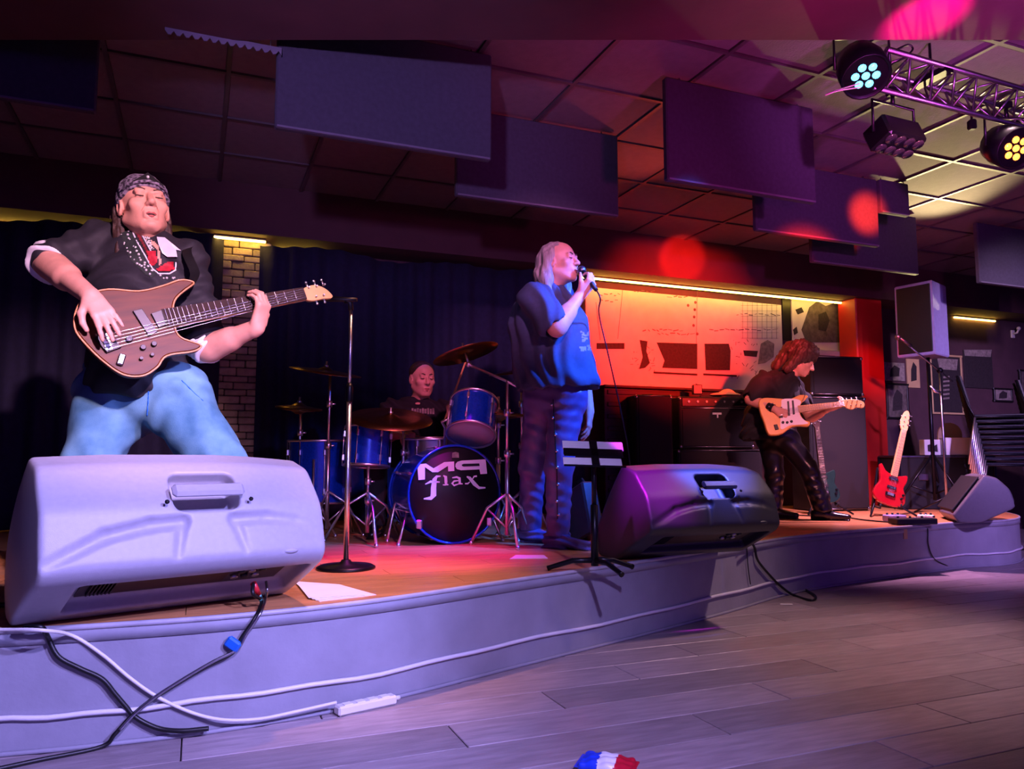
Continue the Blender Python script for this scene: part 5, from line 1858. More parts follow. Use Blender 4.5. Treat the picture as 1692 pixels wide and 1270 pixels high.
def hand_sdf(S, wr, d, n, thumb, curls, sc=1.0, spread=0.10, thumb_curl=0.5, thumb_out=0.9):
    """d: finger direction, n: the way the palm faces, thumb: +1/-1 side of d x n; curls: (knuckle, mid, tip) per finger, radians"""
    d = Vector(d).normalized(); n = Vector(n); n = (n - d * n.dot(d)).normalized(); s = d.cross(n) * thumb
    wr = Vector(wr)
    S.cap(wr - d * .01, wr + d * .035 * sc, .026 * sc, .030 * sc, 0.012, flat=n, ff=.72)
    for o in (-.026, -.009, .009, .026):
        S.cap(wr + d * .02 * sc + s * o * .7 * sc, wr + d * .088 * sc + s * o * sc, .016 * sc, .0125 * sc, 0.010)
    tips = []
    lens = [(.043, .026, .021), (.047, .030, .022), (.043, .028, .021), (.034, .021, .018)]
    offs = [.027, .009, -.009, -.026]
    base = [.088, .093, .089, .080]
    for i in range(4):
        p = wr + d * base[i] * sc + s * offs[i] * sc
        dd = (d + s * (offs[i] / .027) * spread).normalized()
        ax = dd.cross(n).normalized(); a = 0
        r = [.0098, .0090, .0082, .0072] if i < 3 else [.0085, .0078, .0070, .0062]
        for j in range(3):
            a += curls[i][j]
            seg = (dd * math.cos(a) + n * math.sin(a)).normalized()
            q = p + seg * lens[i][j] * sc
            S.cap(p, q, r[j] * sc, r[j + 1] * sc, 0.003 if j else 0.008)
            p = q
        tips.append((p, seg, n))
    b = wr + d * .022 * sc + s * .022 * sc
    t1 = (d * .65 + s * thumb_out + n * .25).normalized(); p1 = b + t1 * .045 * sc
    t2 = (d * (.75 + .1 * thumb_curl) + s * (thumb_out * .35) + n * (.3 + thumb_curl)).normalized(); p2 = p1 + t2 * .034 * sc
    t3 = (d * .7 - s * .1 + n * (.3 + 1.3 * thumb_curl)).normalized(); p3 = p2 + t3 * .026 * sc
    S.cap(b, p1, .018 * sc, .0125 * sc, 0.012); S.cap(p1, p2, .0125 * sc, .0105 * sc, 0.006); S.cap(p2, p3, .0105 * sc, .0085 * sc, 0.004)
    return tips


def leg_sdf(S, hip, kn, an, r=(.085, .062, .058, .042), k=0.03):
    hip, kn, an = Vector(hip), Vector(kn), Vector(an)
    S.cap(hip, kn, r[0], r[1], k); S.cap(kn, an, r[2], r[3], k)
    S.cap(kn + (an - kn) * .15, kn + (an - kn) * .4, r[2] * 1.05, r[2] * .95, k)


def boot_sdf(S, an, toe_dir, sc=1.0, k=0.015, shaft=0.12):
    an = Vector(an); d = Vector(toe_dir); d.z = 0; d.normalize()
    g = Vector((an.x, an.y, ST + 0.022))
    S.cap(an + UP * shaft, an, .058 * sc, .050 * sc, k)
    S.cap(g - d * .045 * sc + UP * .025, g + d * .02 * sc + UP * .030, .045 * sc, .048 * sc, 0.03)
    S.cap(g + d * .02 * sc + UP * .022, g + d * .17 * sc + UP * .008, .048 * sc, .030 * sc, 0.03, flat=UP, ff=.75)
    S.box(g - d * .055 * sc - UP * .010, (.032 * sc, .030 * sc, .014), frame((0, 0, 0), d, None, UP), .006, 0.006)
    S.box(g + d * .07 * sc - UP * .016, (.12 * sc, .036 * sc, .006), frame((0, 0, 0), d, None, UP), .004, 0.006)


def bounds(pts, pad):
    a = np.array([[p[0], p[1], p[2]] for p in pts])
    return a.min(0) - pad, a.max(0) + pad


def ray_hit(S, px, py, d0, d1, off=0.004):
    """first point where the ray through a pixel enters the solid"""
    r = ray(px, py)
    prev = None
    for k in range(int((d1 - d0) / (S.h * 0.5)) + 1):
        d = d0 + k * S.h * 0.5
        p = CAMP + r * (d / r.y)
        ix = [(p[i] - float(S.o[i])) / S.h for i in range(3)]
        if any(i < 0 or i >= S.shape[j] - 1 for j, i in enumerate(ix)): continue
        i0 = [int(q) for q in ix]; fr = [ix[i] - i0[i] for i in range(3)]
        v = 0.0
        for a in (0, 1):
            for b in (0, 1):
                for c in (0, 1):
                    v += float(S.F[i0[0] + a, i0[1] + b, i0[2] + c]) * (fr[0] if a else 1 - fr[0]) * (fr[1] if b else 1 - fr[1]) * (fr[2] if c else 1 - fr[2])
        if v < 0:
            return p - r.normalized() * off
    return None


def applique(S, name, poly, matl, parent, d0, d1, step=2.2, off=0.004):
    """a patch of cloth lying on the solid, outlined by a pixel polygon"""
    xs = [p[0] for p in poly]; ys = [p[1] for p in poly]
    def ins(x, y):
        c = False
        for i in range(len(poly)):
            (x1, y1), (x2, y2) = poly[i - 1], poly[i]
            if (y1 > y) != (y2 > y) and x < (x2 - x1) * (y - y1) / (y2 - y1) + x1: c = not c
        return c
    nx = int((max(xs) - min(xs)) / step) + 2; ny = int((max(ys) - min(ys)) / step) + 2
    idx = {}; V = []
    for i in range(nx):
        for j in range(ny):
            x, y = min(xs) + i * step, min(ys) + j * step
            if ins(x, y):
                p = ray_hit(S, x, y, d0, d1, off)
                if p is not None: idx[(i, j)] = len(V); V.append(p)
    F = [(idx[(i, j)], idx[(i, j + 1)], idx[(i + 1, j + 1)], idx[(i + 1, j)]) for (i, j) in idx if (i, j + 1) in idx and (i + 1, j + 1) in idx and (i + 1, j) in idx]
    F = [q for q in F if max((V[q[a]] - V[q[b]]).length for a in range(4) for b in range(a)) < 0.06]
    if not F: return None
    return np_mesh(name, [tuple(p) for p in V], F, matl, parent, True, world=True)


def line_on(S, name, pxs, matl, parent, d0, d1, r, n=6):
    pts = []
    for (a, b) in zip(pxs[:-1], pxs[1:]):
        k = max(2, int(math.hypot(b[0] - a[0], b[1] - a[1]) / 3))
        for i in range(k):
            p = ray_hit(S, a[0] + (b[0] - a[0]) * i / k, a[1] + (b[1] - a[1]) * i / k, d0, d1, r * .6)
            if p is not None: pts.append(p)
    if len(pts) < 2: return None
    return MB().tube(pts, r, n).build(name, matl, parent, True)

# ================================================================== bass player
def bassist():
    root = on_stage(240, 2.95)
    t = thing('person', 'bass player leaning back in a black embroidered shirt, bandana and blue jeans', 'person', root)
    pel = P(226, 640, 2.96); chest = P(236, 475, 3.00); nb = P(246, 408, 3.01)
    shR = P(172, 402, 3.02); elR = P(80, 434, 2.84); wrR = P(150, 490, 2.60)
    shL = P(303, 432, 3.00); elL = P(344, 576, 2.97); wrL = P(424, 541, 2.90)
    hipR = P(188, 650, 2.96); hipL = P(282, 650, 2.96)
    knR = P(136, 812, 2.84); knL = P(392, 805, 2.99)
    anR = on_stage(112, 3.08) + UP * 0.10; anL = on_stage(440, 3.34) + UP * 0.10
    hc = P(238, 344, 2.97)
    fwd = Vector((0.58, -0.78, 0.22)); up = Vector((-0.18, 0.14, 0.97))
    pts = [pel, nb, shR, elR, wrR, shL, elL, wrL, knR, knL, anR, anL, hc + UP * .15, P(440, 480, 2.8), P(190, 575, 2.5)]
    lo, hi = bounds(pts, 0.14); lo[2] = ST - 0.01
    S = SDF(lo, hi, 0.0045)
    # trunk
    S.cap(pel, chest, .145, .165, 0.05, flat=(0, 1, 0), ff=.72); S.cap(chest, nb - UP * .04, .165, .09, 0.06, flat=(0, 1, 0), ff=.7)
    S.cap(shR, shL, .062, .062, 0.05); S.cap(nb - UP * .03, hc - UP * .04, .058, .052, 0.015)
    M, L, sc = head_sdf(S, hc, fwd, up, 1.10, grim=True)
    arm_sdf(S, shR, elR, wrR, (.060, .052, .050, .031)); arm_sdf(S, shL, elL, wrL, (.060, .050, .047, .031))
    leg_sdf(S, hipR, knR, anR, (.095, .068, .062, .045)); leg_sdf(S, hipL, knL, anL, (.095, .068, .062, .045))
    # plucking hand: palm toward the bass, fingers hanging down onto the strings
    dR = (P(190, 545, 2.55) - wrR).normalized()
    hand_sdf(S, wrR, dR, -BN + Vector((0, 0, -.1)), -1, [(.25, .35, .3), (.2, .3, .3), (.15, .3, .25), (.15, .25, .2)], 1.0, 0.16, .2, .75)
    # fretting hand: rises beside the neck, fingers curl over the strings toward the upper left
    dL = Vector((0.30, -0.12, 0.95))
    nL = Vector((-0.92, 0.32, 0.25))
    hand_sdf(S, wrL, dL, nL, -1, [(.75, .75, .5), (.7, .8, .5), (.65, .8, .5), (.6, .75, .5)], 1.0, 0.10, .6, .5)
    zc = hc.z + 0.0
    S.build('body', 'skin', t)
    face_parts(t, M, sc, 'closed')
    lf = lambda x, y, z: M @ Vector((x * sc, y * sc, z * sc))
    # nose shadow crease lines of the grimace
    for s in (-1, 1):
        m = MB(); m.tube([lf(s * .018, .097, -.036), lf(s * .028, .084, -.055), lf(s * .030, .074, -.075)], [.001, .0016, .001], 5); m.build('cheek_crease', 'skin_dark', t, True)
    m = MB(); m.tube([lf(-.016, .0925, -.0735), lf(0, .0965, -.0730), lf(.016, .0925, -.0735)], [.0012, .0030, .0012], 6); m.build('mouth_gap', 'bandana_black', t, True)
    # bandana
    B = SDF(*[np.array(q) for q in bounds([hc], 0.19)], 0.0055)
    R3 = M.to_3x3()
    B.ell(lf(0, -.015, .036), (.088 * sc, .108 * sc, .092 * sc), R3, 0); B.ell(lf(0, -.03, .075), (.07, .075, .055), R3, 0.03)
    nrm = R3 @ Vector((0, 0.36, -1.0)); B.plane(lf(0, .09, .045), nrm, 0.004)
    B.folds(*[np.array(q) for q in bounds([hc], 0.18)], 0.004, [(R3 @ Vector((.3, .9, .5)), 0.05), (R3 @ Vector((.8, .2, .4)), 0.07)], 1)
    bo = B.build('bandana', 'bandana', t)
    m = MB(); m.tube([lf(-.080, .02, .036), lf(-.06, .071, .046), lf(-.03, .093, .052), lf(0, .099, .055), lf(.03, .093, .052), lf(.06, .071, .046), lf(.080, .02, .036)], .006, 8); m.build('rolled_hem', 'bandana', bo, True)
    pl = [lf(-.052, .086, .053), lf(.052, .086, .053), lf(.0, .094, .092)]
    m = MB(); mid = lf(0, .104, .060); m.add(pl + [mid], [(0, 1, 3), (1, 2, 3), (2, 0, 3)]); m.build('front_patch', 'bandana_black', bo, True)
    m = MB(); m.ball(lf(0.004, .103, .068), .006, 8, 6); m.build('dot', 'silver', bo, True)
    # long dark hair at the nape
    H = SDF(*[np.array(q) for q in bounds([hc - UP * .05], 0.24)], 0.007)
    for (a, b, r1, r2) in (((.075, -.05, .0), (.085, -.035, -.17), .026, .016), ((-.075, -.05, .0), (-.09, -.04, -.17), .026, .014), ((.03, -.10, -.02), (.04, -.09, -.18), .034, .02), ((-.03, -.10, -.02), (-.05, -.09, -.18), .034, .02)):
        H.cap(lf(*a), lf(*b), r1, r2, 0.02)
    H.folds(*[np.array(q) for q in bounds([hc - UP * .05], 0.22)], 0.008, [((1, .2, 0), 0.022), ((.3, 1, 0.1), 0.026)], 2)
    H.build('hair', 'hair_brown', t)
    # shirt
    lo, hi = bounds([pel - UP * .12, nb, shR, elR, shL, elL], 0.22)
    C = SDF(lo, hi, 0.0065)
    C.cap(pel - UP * .02, chest, .178, .195, 0.05, flat=(0, 1, 0), ff=.74); C.cap(chest, nb - UP * .045, .195, .085, 0.07, flat=(0, 1, 0), ff=.72)
    C.cap(shR, shL, .082, .082, 0.05)
    C.cap(pel + UP * .05 + Vector((0, -.05, 0)), pel + UP * .16 + Vector((0, -.05, 0)), .15, .15, 0.06)
    C.cap(shR, elR + (shR - elR) * .10, .088, .080, 0.04); C.cap(shL, elL + (shL - elL) * .16, .086, .074, 0.04)
    C.plane(pel - UP * .045, (-0.10, 0, -1), 0.004)
    C.plane(elR + (shR - elR) * .12, (elR - shR), 0.004) if False else None
    # open V neck and the openings of neck and sleeves
    C.cap(nb - UP * .02, nb + UP * .12, .068, .075, 0.01, 'sub')
    C.folds(lo, hi, 0.009, [(Vector((.55, .2, .8)), 0.10), (Vector((-.35, .1, .9)), 0.075)], 4)
    sh_o = C.build('shirt', 'shirt_black', t)
    d0, d1 = 2.5, 3.3
    # embroidered lapel with silver studs, maroon and white trims, red scarf
    lap = [(193, 360), (206, 357), (216, 366), (228, 392), (240, 418), (252, 442), (262, 452), (250, 460), (236, 452), (214, 430), (203, 404), (195, 380)]
    applique(C, 'lapel', lap, 'lapel_green', sh_o, d0, d1)
    rr = random.Random(4)
    studs = []
    for (a, b) in (((198, 362), (204, 400)), ((204, 400), (222, 430)), ((222, 430), (250, 455)), ((208, 366), (214, 396)), ((214, 396), (232, 428)), ((232, 428), (256, 452)), ((262, 456), (300, 462))):
        for k in range(6):
            f = (k + rr.random()) / 6
            studs.append((a[0] + (b[0] - a[0]) * f + rr.uniform(-2, 2), a[1] + (b[1] - a[1]) * f + rr.uniform(-2, 2)))
    for (x, y) in studs:
        p = ray_hit(C, x, y, d0, d1, .004)
        if p is not None:
            m = MB(); m.ball(p, rr.uniform(.003, .0055), 6, 4); m.build('stud', 'silver', sh_o, True)
    applique(C, 'maroon_trim', [(214, 366), (221, 366), (236, 394), (250, 420), (244, 424), (230, 398)], 'trim_maroon', sh_o, d0, d1, off=.006)
    line_on(C, 'white_piping', [(211, 366), (227, 400), (243, 428), (252, 444), (262, 452), (280, 452), (290, 446), (291, 430)], 'cuff_white', sh_o, d0, d1, .0030)
    line_on(C, 'white_piping', [(223, 367), (238, 394), (251, 418)], 'cuff_white', sh_o, d0, d1, .0026)
    applique(C, 'scarf', [(240, 412), (258, 414), (262, 432), (256, 440), (248, 440), (244, 430)], 'scarf_red', sh_o, d0, d1, off=.007)
    applique(C, 'scarf', [(256, 444), (268, 436), (280, 430), (288, 432), (290, 446), (276, 449), (262, 449)], 'scarf_red', sh_o, d0, d1, off=.007)
    applique(C, 'throat_opening', [(236, 392), (252, 396), (262, 402), (266, 420), (268, 436), (262, 440), (258, 412), (246, 402)], 'skin', sh_o, d0, d1, off=.006)
    applique(C, 'inner_collar', [(228, 372), (240, 374), (250, 396), (256, 412), (248, 412), (238, 394)], 'lapel_print', sh_o, d0, d1, off=.007)
    # white collar wings stand off the shirt
    for tri in ([(259, 391), (272, 392), (299, 414), (290, 412), (292, 424), (276, 424), (268, 418), (262, 404)],):
        vs = []
        for k, (x, y) in enumerate(tri):
            p = ray_hit(C, x, y, d0, d1, .012) or P(x, y, 2.86)
            vs.append(p)
        m = MB(); nn = (vs[1] - vs[0]).cross(vs[2] - vs[0]).normalized()
        if nn.y > 0: nn = -nn
        n = len(vs); m.add(vs + [p - nn * .004 for p in vs], [tuple(range(n)), tuple(range(n, 2 * n))[::-1]] + [(i, (i + 1) % n, n + (i + 1) % n, n + i) for i in range(n)])
        m.build('collar', 'cuff_white', sh_o, True)
    # embroidery on the shirt tail
    for k in range(14):
        x, y = rr.uniform(300, 328), rr.uniform(590, 618)
        p = ray_hit(C, x, y, d0, d1, .003)
        if p is not None: m = MB(); m.ball(p, .004, 6, 4); m.build('stud', 'silver', sh_o, True)
    # rolled white cuffs
    for (sh, el, wr, r_) in ((shR, elR, wrR, .078), (shL, elL, wrL, .070)):
        K = SDF(*[np.array(q) for q in bounds([el], 0.16)], 0.0055)
        ax = (el - sh).normalized(); a2 = (wr - el).normalized(); axm = (ax + a2 * .6).normalized()
        K.cap(el - axm * .045, el + axm * .020, r_, r_ * .95, 0.01)
        K.plane(el + axm * .022, axm, 0.004); K.plane(el - axm * .05, -axm, 0.004)
        K.folds(*[np.array(q) for q in bounds([el], 0.15)], 0.007, [(axm, 0.024), (Vector((.3, .4, .8)), 0.05)], 3)
        K.build('cuff', 'cuff_white', t)
    # jeans
    lo, hi = bounds([pel + UP * .1, hipR, hipL, knR, knL, anR, anL], 0.17); lo[2] = ST - .01
    J = SDF(lo, hi, 0.0075)
    J.cap(hipR, hipL, .135, .135, 0.06, flat=(0, 1, 0), ff=.85); J.cap(pel + UP * .06, pel, .155, .165, 0.05, flat=(0, 1, 0), ff=.75)
    for (hip, kn, an) in ((hipR, knR, anR), (hipL, knL, anL)):
        J.cap(hip, kn, .128, .094, 0.05); J.cap(kn, an + UP * -.02, .090, .086, 0.04)
    J.plane(pel + UP * .09, UP, 0.004)
    J.plane((0, 0, ST + .045), (0, 0, -1), 0.004)
    J.folds(lo, hi, 0.011, [(Vector((.5, .1, .85)), 0.11), (Vector((-.6, .2, .75)), 0.085), (Vector((.1, .1, 1)), .14)], 6)
    jo = J.build('jeans', 'denim', t)
    line_on(J, 'fly_seam', [(246, 628), (245, 660), (243, 690)], 'tape_blue', jo, d0, d1, .0025)
    line_on(J, 'pocket_seam', [(300, 628), (322, 650), (338, 664)], 'tape_blue', jo, d0, d1, .002)
    for an, dr in ((anR, (-.5, -.85, 0)), (anL, (.5, -.85, 0))):
        F = SDF(*[np.array(q) for q in bounds([an], 0.26)], 0.008)
        boot_sdf(F, an, dr, 1.0, shaft=.05); F.build('shoe', 'leather_black', t)
    # guitar strap over the left shoulder
    pa = [shL + Vector((.05, .12, -.10)), shL + Vector((.045, .03, .075)), shL + Vector((.05, -.09, .02)), P(322, 450, 2.86), BGM @ Vector((*bf(316, 466), -0.02))]
    sp = smooth_path(pa, 6)
    m = MB()
    m.ribbon(sp, [Vector((1, .2, .2)).normalized()] * len(sp), 0.035); m.build('guitar_strap', 'leather_strap', t, True)
    return t


bassist()

# ================================================================== singer
def singer():
    root = on_stage(915, 4.45)
    t = thing('person', 'long-haired singer in a blue tee shirt and studded violet leather trousers holding a microphone', 'person', root)
    D = 4.44
    pel = P(920, 648, D); chest = P(905, 530, D + .02); nb = P(902, 480, D)
    shR = P(884, 494, D - .15); elR = P(920, 541, D - .26); wrR = P(960, 486, D - .17)
    shL = P(925, 494, D + .17); elL = P(960, 590, D + .24); wrL = P(974, 680, D + .16)
    hipF = P(938, 652, D - .06); knF = P(924, 768, D - .10); anF = on_stage(922, 4.42) + UP * .12
    hipB = P(898, 655, D + .08); knB = P(880, 772, D + .16); anB = on_stage(876, 4.74) + UP * .12
    hc = P(926, 434, D - .04)
    fwd = Vector((0.80, -0.58, 0.10)); up = Vector((-0.08, 0.05, 1))
    pts = [pel, nb, shR, elR, wrR, shL, elL, wrL, knF, knB, anF, anB, hc + UP * .16, wrL - UP * .2, P(985, 455, D - .15)]
    lo, hi = bounds(pts, 0.15); lo[2] = ST - .01
    S = SDF(lo, hi, 0.0065)
    fl = Vector((.45, .89, 0)).normalized()
    S.cap(pel, chest, .150, .165, .05, flat=fl, ff=.8); S.cap(chest, nb - UP * .04, .16, .085, .06, flat=fl, ff=.8)
    S.cap(shR, shL, .062, .062, .05); S.cap(nb - UP * .03, hc - UP * .05, .060, .056, .02)
    M, L, sc = head_sdf(S, hc, fwd, up, 1.05)
    arm_sdf(S, shR, elR, wrR, (.060, .052, .050, .032)); arm_sdf(S, shL, elL, wrL, (.058, .048, .045, .030))
    leg_sdf(S, hipF, knF, anF); leg_sdf(S, hipB, knB, anB)
    hd = (P(980, 462, D - .20) - wrR).normalized()
    hand_sdf(S, wrR, hd, Vector((-.35, .75, .55)), 1, [(.9, 1.1, .7)] * 4, 1.0, .04, .9, .5)
    hand_sdf(S, wrL, Vector((-.05, -.1, -1)), Vector((-.9, .3, 0)), 1, [(.25, .4, .3)] * 4, 1.0, .05, .3, .5)
    S.build('body', 'skin', t)
    face_parts(t, M, sc, 'closed')
    lf = lambda x, y, z: M @ Vector((x * sc, y * sc, z * sc))
    # long grey hair, swept back from a high forehead to the shoulders
    b0, b1 = bounds([hc - UP * .06], 0.27)
    H = SDF(b0, b1, 0.007)
    R3 = M.to_3x3()
    H.ell(lf(0, -.035, .042), (.092, .102, .088), R3, 0)
    for s in (-1, 1):
        H.cap(lf(s * .078, -.03, .02), lf(s * .092, -.045, -.10), .030, .036, .03); H.cap(lf(s * .092, -.045, -.10), lf(s * .105, -.03, -.20), .036, .020, .03)
    H.cap(lf(0, -.10, .0), lf(0, -.13, -.20), .060, .050, .05); H.cap(lf(0.05, -.10, -.05), lf(.06, -.11, -.24), .045, .02, .04); H.cap(lf(-0.05, -.10, -.05), lf(-.06, -.11, -.24), .045, .02, .04)
    H.ell(lf(0, .075, -.02), (.062, .075, .092), R3, .012, 'sub')
    H.folds(b0, b1, .004, [(R3 @ Vector((1, .5, .1)), .03), (R3 @ Vector((-.5, 1, .1)), .040)], 5)
    H.build('hair', 'hair_grey', t)
    # roomy tee shirt
    lo, hi = bounds([pel - UP * .06, nb, shR, shL, elR, elL], .26)
    C = SDF(lo, hi, .0075)
    front = Vector((.89, -.45, 0))
    C.cap(pel + UP * .02, chest, .225, .205, .05, flat=fl, ff=.80); C.cap(chest, nb - UP * .05, .200, .085, .07, flat=fl, ff=.8)
    C.cap(pel + UP * .04 + front * .05, chest - UP * .08 + front * .05, .19, .15, .08, flat=fl, ff=.85)
    C.cap(pel + UP * .05 - front * .06, chest - UP * .02 - front * .06, .17, .17, .08, flat=fl, ff=.85)
    C.cap(shR, shL, .085, .085, .05)
    eR = shR + (elR - shR) * .82; C.cap(shR, eR, .088, .094, .04); C.plane(eR + (eR - shR).normalized() * 5, (eR - shR)) if False else None
    eL = shL + (elL - shL) * .62; C.cap(shL, eL, .086, .090, .04)
    C.cap(eR, elR + (elR - shR) * .4, .068, .070, .006, 'sub'); C.cap(eL, elL, .064, .066, .006, 'sub')
    C.cap(nb - UP * .01, nb + UP * .12, .066, .075, .01, 'sub')
    C.plane(pel + UP * .015, (0.02, 0, -1), .004)
    C.folds(lo, hi, .012, [(Vector((1, .3, .12)), .13), (Vector((.6, -.6, .35)), .10)], 2)
    so = C.build('tee_shirt', 'tee_slate', t)
    rr = random.Random(2)
    for k in range(16):
        x, y = rr.uniform(953, 972), rr.uniform(540, 575)
        applique(C, 'shirt_print', [(x, y), (x + rr.uniform(4, 9), y + rr.uniform(-3, 3)), (x + rr.uniform(3, 8), y + rr.uniform(4, 9)), (x - 2, y + 6)], 'print_grey', so, 3.9, 4.8, 1.6)
    # leather trousers and boots
    lo, hi = bounds([pel + UP * .1, knF, knB, anF, anB], .17); lo[2] = ST
    J = SDF(lo, hi, .0075)
    J.cap(hipF, hipB, .118, .118, .05); J.cap(pel + UP * .08, pel, .15, .15, .05, flat=fl, ff=.85)
    for (h_, k_, a_) in ((hipF, knF, anF), (hipB, knB, anB)):
        J.cap(h_, k_, .108, .080, .05); J.cap(k_, a_ - UP * .03, .078, .066, .03)
    J.plane((0, 0, ST + .07), (0, 0, -1), .004)
    J.folds(lo, hi, .0045, [(Vector((.25, .1, 1)), .075), (Vector((-.5, .2, .8)), .10)], 3)
    jo = J.build('leather_trousers', 'leather_violet', t)
    for (x, y) in ((914, 690), (918, 718), (920, 745), (921, 772), (922, 800), (920, 828), (923, 850), (912, 668)):
        p = ray_hit(J, x, y, 3.9, 4.8, .002)
        if p is not None: m = MB(); m.ball(p, .010, 8, 6); m.build('stud', 'stud', jo, True)
    line_on(J, 'lacing', [(914, 660), (917, 720), (920, 780), (921, 860)], 'leather_black', jo, 3.9, 4.8, .004)
    for an, dr in ((anF, (.85, -.5, 0)), (anB, (.8, -.55, 0))):
        F = SDF(*[np.array(q) for q in bounds([an], .30)], .0075)
        boot_sdf(F, an, dr, 1.05, shaft=.09); F.folds(*[np.array(q) for q in bounds([an], .28)], .007, [(Vector((.2, .1, 1)), .045)], 1)
        F.build('boot', 'leather_violet', t)
    # the microphone in his hand and its cable
    tip = lf(0.0, .125, -.068)
    g = wrR + hd * .085
    ax = (g - tip).normalized()
    mt = thing('microphone', 'microphone held to the singer\'s mouth', 'microphone', tip)
    m = MB(); m.tube([tip + ax * .03, tip + ax * .20], [.018, .012], 12); m.build('body', 'plastic_dark', mt, True)
    m = MB(); m.ball(tip + ax * .012, .026, 14, 10); m.build('grille', 'mic_grille', mt, True)
    e = tip + ax * .20
    cab = [e, e + ax * .05 - UP * .02, P(990, 520, 4.30), P(1006, 590, 4.34), P(1026, 680, 4.45), P(1040, 760, 4.6), on_stage(1048, 4.8) + UP * .008, on_stage(1010, 4.95) + UP * .008]
    o = MB().tube(smooth_path(cab, 8), .0045, 6).build('microphone_cable', 'cable_black')
    setprops(o, 'black microphone cable hanging from the singer\'s hand to the stage', 'cable')
    return t


singer()


# ================================================================== guitarist
def guitarist():
    root = on_stage(1300, 6.55)
    t = thing('person', 'curly-haired guitarist in black bending over a cream electric guitar', 'person', root)
    D = 6.55
    pel = P(1276, 715, D); chest = P(1284, 648, D); nb = P(1300, 618, D - .02)
    shR = P(1262, 630, D - .12); elR = P(1240, 660, D - .12); wrR = P(1282, 677, D - .27)
    shL = P(1306, 634, D + .12); elL = P(1340, 688, D + .02); wrL = P(1370, 674, D - .20)
    hipF = P(1294, 718, D - .05); knF = P(1336, 775, D - .12); anF = on_stage(1360, 6.40) + UP * .11
    hipB = P(1270, 718, D + .06); knB = P(1280, 782, D + .06); anB = on_stage(1278, 6.62) + UP * .11
    hc = P(1325, 596, D - .06)
    fwd = Vector((.80, -.38, -.48)); up = Vector((.42, -.15, .88))
    pts = [pel, nb, shR, elR, wrR, shL, elL, wrL, knF, anF, knB, anB, hc + UP * .12, P(1400, 668, D - .3)]
    lo, hi = bounds(pts, .15); lo[2] = ST - .01
    S = SDF(lo, hi, .0075)
    fl = Vector((.35, .93, 0)).normalized()
    S.cap(pel, chest, .135, .155, .05, flat=fl, ff=.85); S.cap(chest, nb - UP * .02, .15, .08, .06)
    S.cap(shR, shL, .058, .058, .05); S.cap(nb, hc - UP * .02, .056, .052, .02)
    M, L, sc = head_sdf(S, hc, fwd, up, 1.0)
    arm_sdf(S, shR, elR, wrR, (.055, .046, .044, .029)); arm_sdf(S, shL, elL, wrL, (.055, .046, .044, .029))
    leg_sdf(S, hipF, knF, anF); leg_sdf(S, hipB, knB, anB)
    hand_sdf(S, wrR, Vector((.86, -.05, -.35)), -GN, -1, [(.25, .5, .4)] * 4, 1.0, .12, .4, .5)
    hand_sdf(S, wrL, Vector((.75, -.30, .25)), Vector((-.1, .6, .75)), -1, [(.8, .9, .6)] * 4, 1.0, .06, .7, .5)
    S.build('body', 'skin', t)
    face_parts(t, M, sc, 'closed')
    lf = lambda x, y, z: M @ Vector((x * sc, y * sc, z * sc))
    R3 = M.to_3x3()
    b0, b1 = bounds([hc], .27)
    H = SDF(b0, b1, .008)
    H.ell(lf(0, -.03, .055), (.125, .130, .105), R3, 0)
    rr = random.Random(8)
    for s in (-1, 1):
        H.cap(lf(s * .095, -.02, .03), lf(s * .105, -.06, -.12), .045, .040, .03)
    H.cap(lf(0, -.11, .03), lf(0, -.16, -.13), .085, .05, .05)
    for k in range(46):
        a = rr.uniform(-PI, PI); e = rr.uniform(-.5, 1.3)
        p = (math.cos(a) * math.cos(e) * .120, -.03 + math.sin(a) * math.cos(e) * .125, .055 + math.sin(e) * .10)
        if p[1] > .06 and p[2] < .08: continue
        H.ell(lf(*p), (rr.uniform(.02, .034),) * 3, None, .012)
    H.ell(lf(0, .085, -.03), (.066, .075, .085), R3, .012, 'sub')
    H.folds(b0, b1, .008, [(Vector((1, .5, .3)), .04), (Vector((-.5, 1, .6)), .035)], 5)
    H.build('hair', 'hair_brown', t)
    lo, hi = bounds([pel - UP * .1, nb, shR, elR, shL, elL], .24)
    C = SDF(lo, hi, .0085)
    C.cap(pel - UP * .02, chest, .165, .178, .05, flat=fl, ff=.85); C.cap(chest, nb - UP * .03, .175, .085, .07)
    C.cap(shR, shL, .082, .082, .05)
    eR = shR + (elR - shR) * .8; eL = shL + (elL - shL) * .6
    C.cap(shR, eR, .080, .086, .04); C.cap(shL, eL, .080, .084, .04)
    C.cap(eR, elR + (elR - shR) * .5, .060, .062, .006, 'sub'); C.cap(eL, elL, .060, .062, .006, 'sub')
    C.cap(pel - Vector((.10, -.05, -.15)), pel - Vector((.16, -.05, .05)), .12, .10, .06)
    C.plane(pel - UP * .06, (0, 0, -1), .004)
    C.folds(lo, hi, .012, [(Vector((.7, .2, .6)), .12), (Vector((-.5, .3, .8)), .09)], 7)
    C.build('tee_shirt', 'tee_black', t)
    lo, hi = bounds([pel + UP * .1, knF, knB, anF, anB], .17); lo[2] = ST
    J = SDF(lo, hi, .0085)
    J.cap(hipF, hipB, .112, .112, .05); J.cap(pel + UP * .05, pel, .14, .14, .05)
    for (h_, k_, a_) in ((hipF, knF, anF), (hipB, knB, anB)):
        J.cap(h_, k_, .100, .078, .05); J.cap(k_, a_ - UP * .03, .075, .078, .03)
    J.plane((0, 0, ST + .07), (0, 0, -1), .004)
    J.folds(lo, hi, .005, [(Vector((.35, .1, 1)), .09), (Vector((-.5, .2, .8)), .11)], 3)
    J.build('leather_trousers', 'leather_black', t)
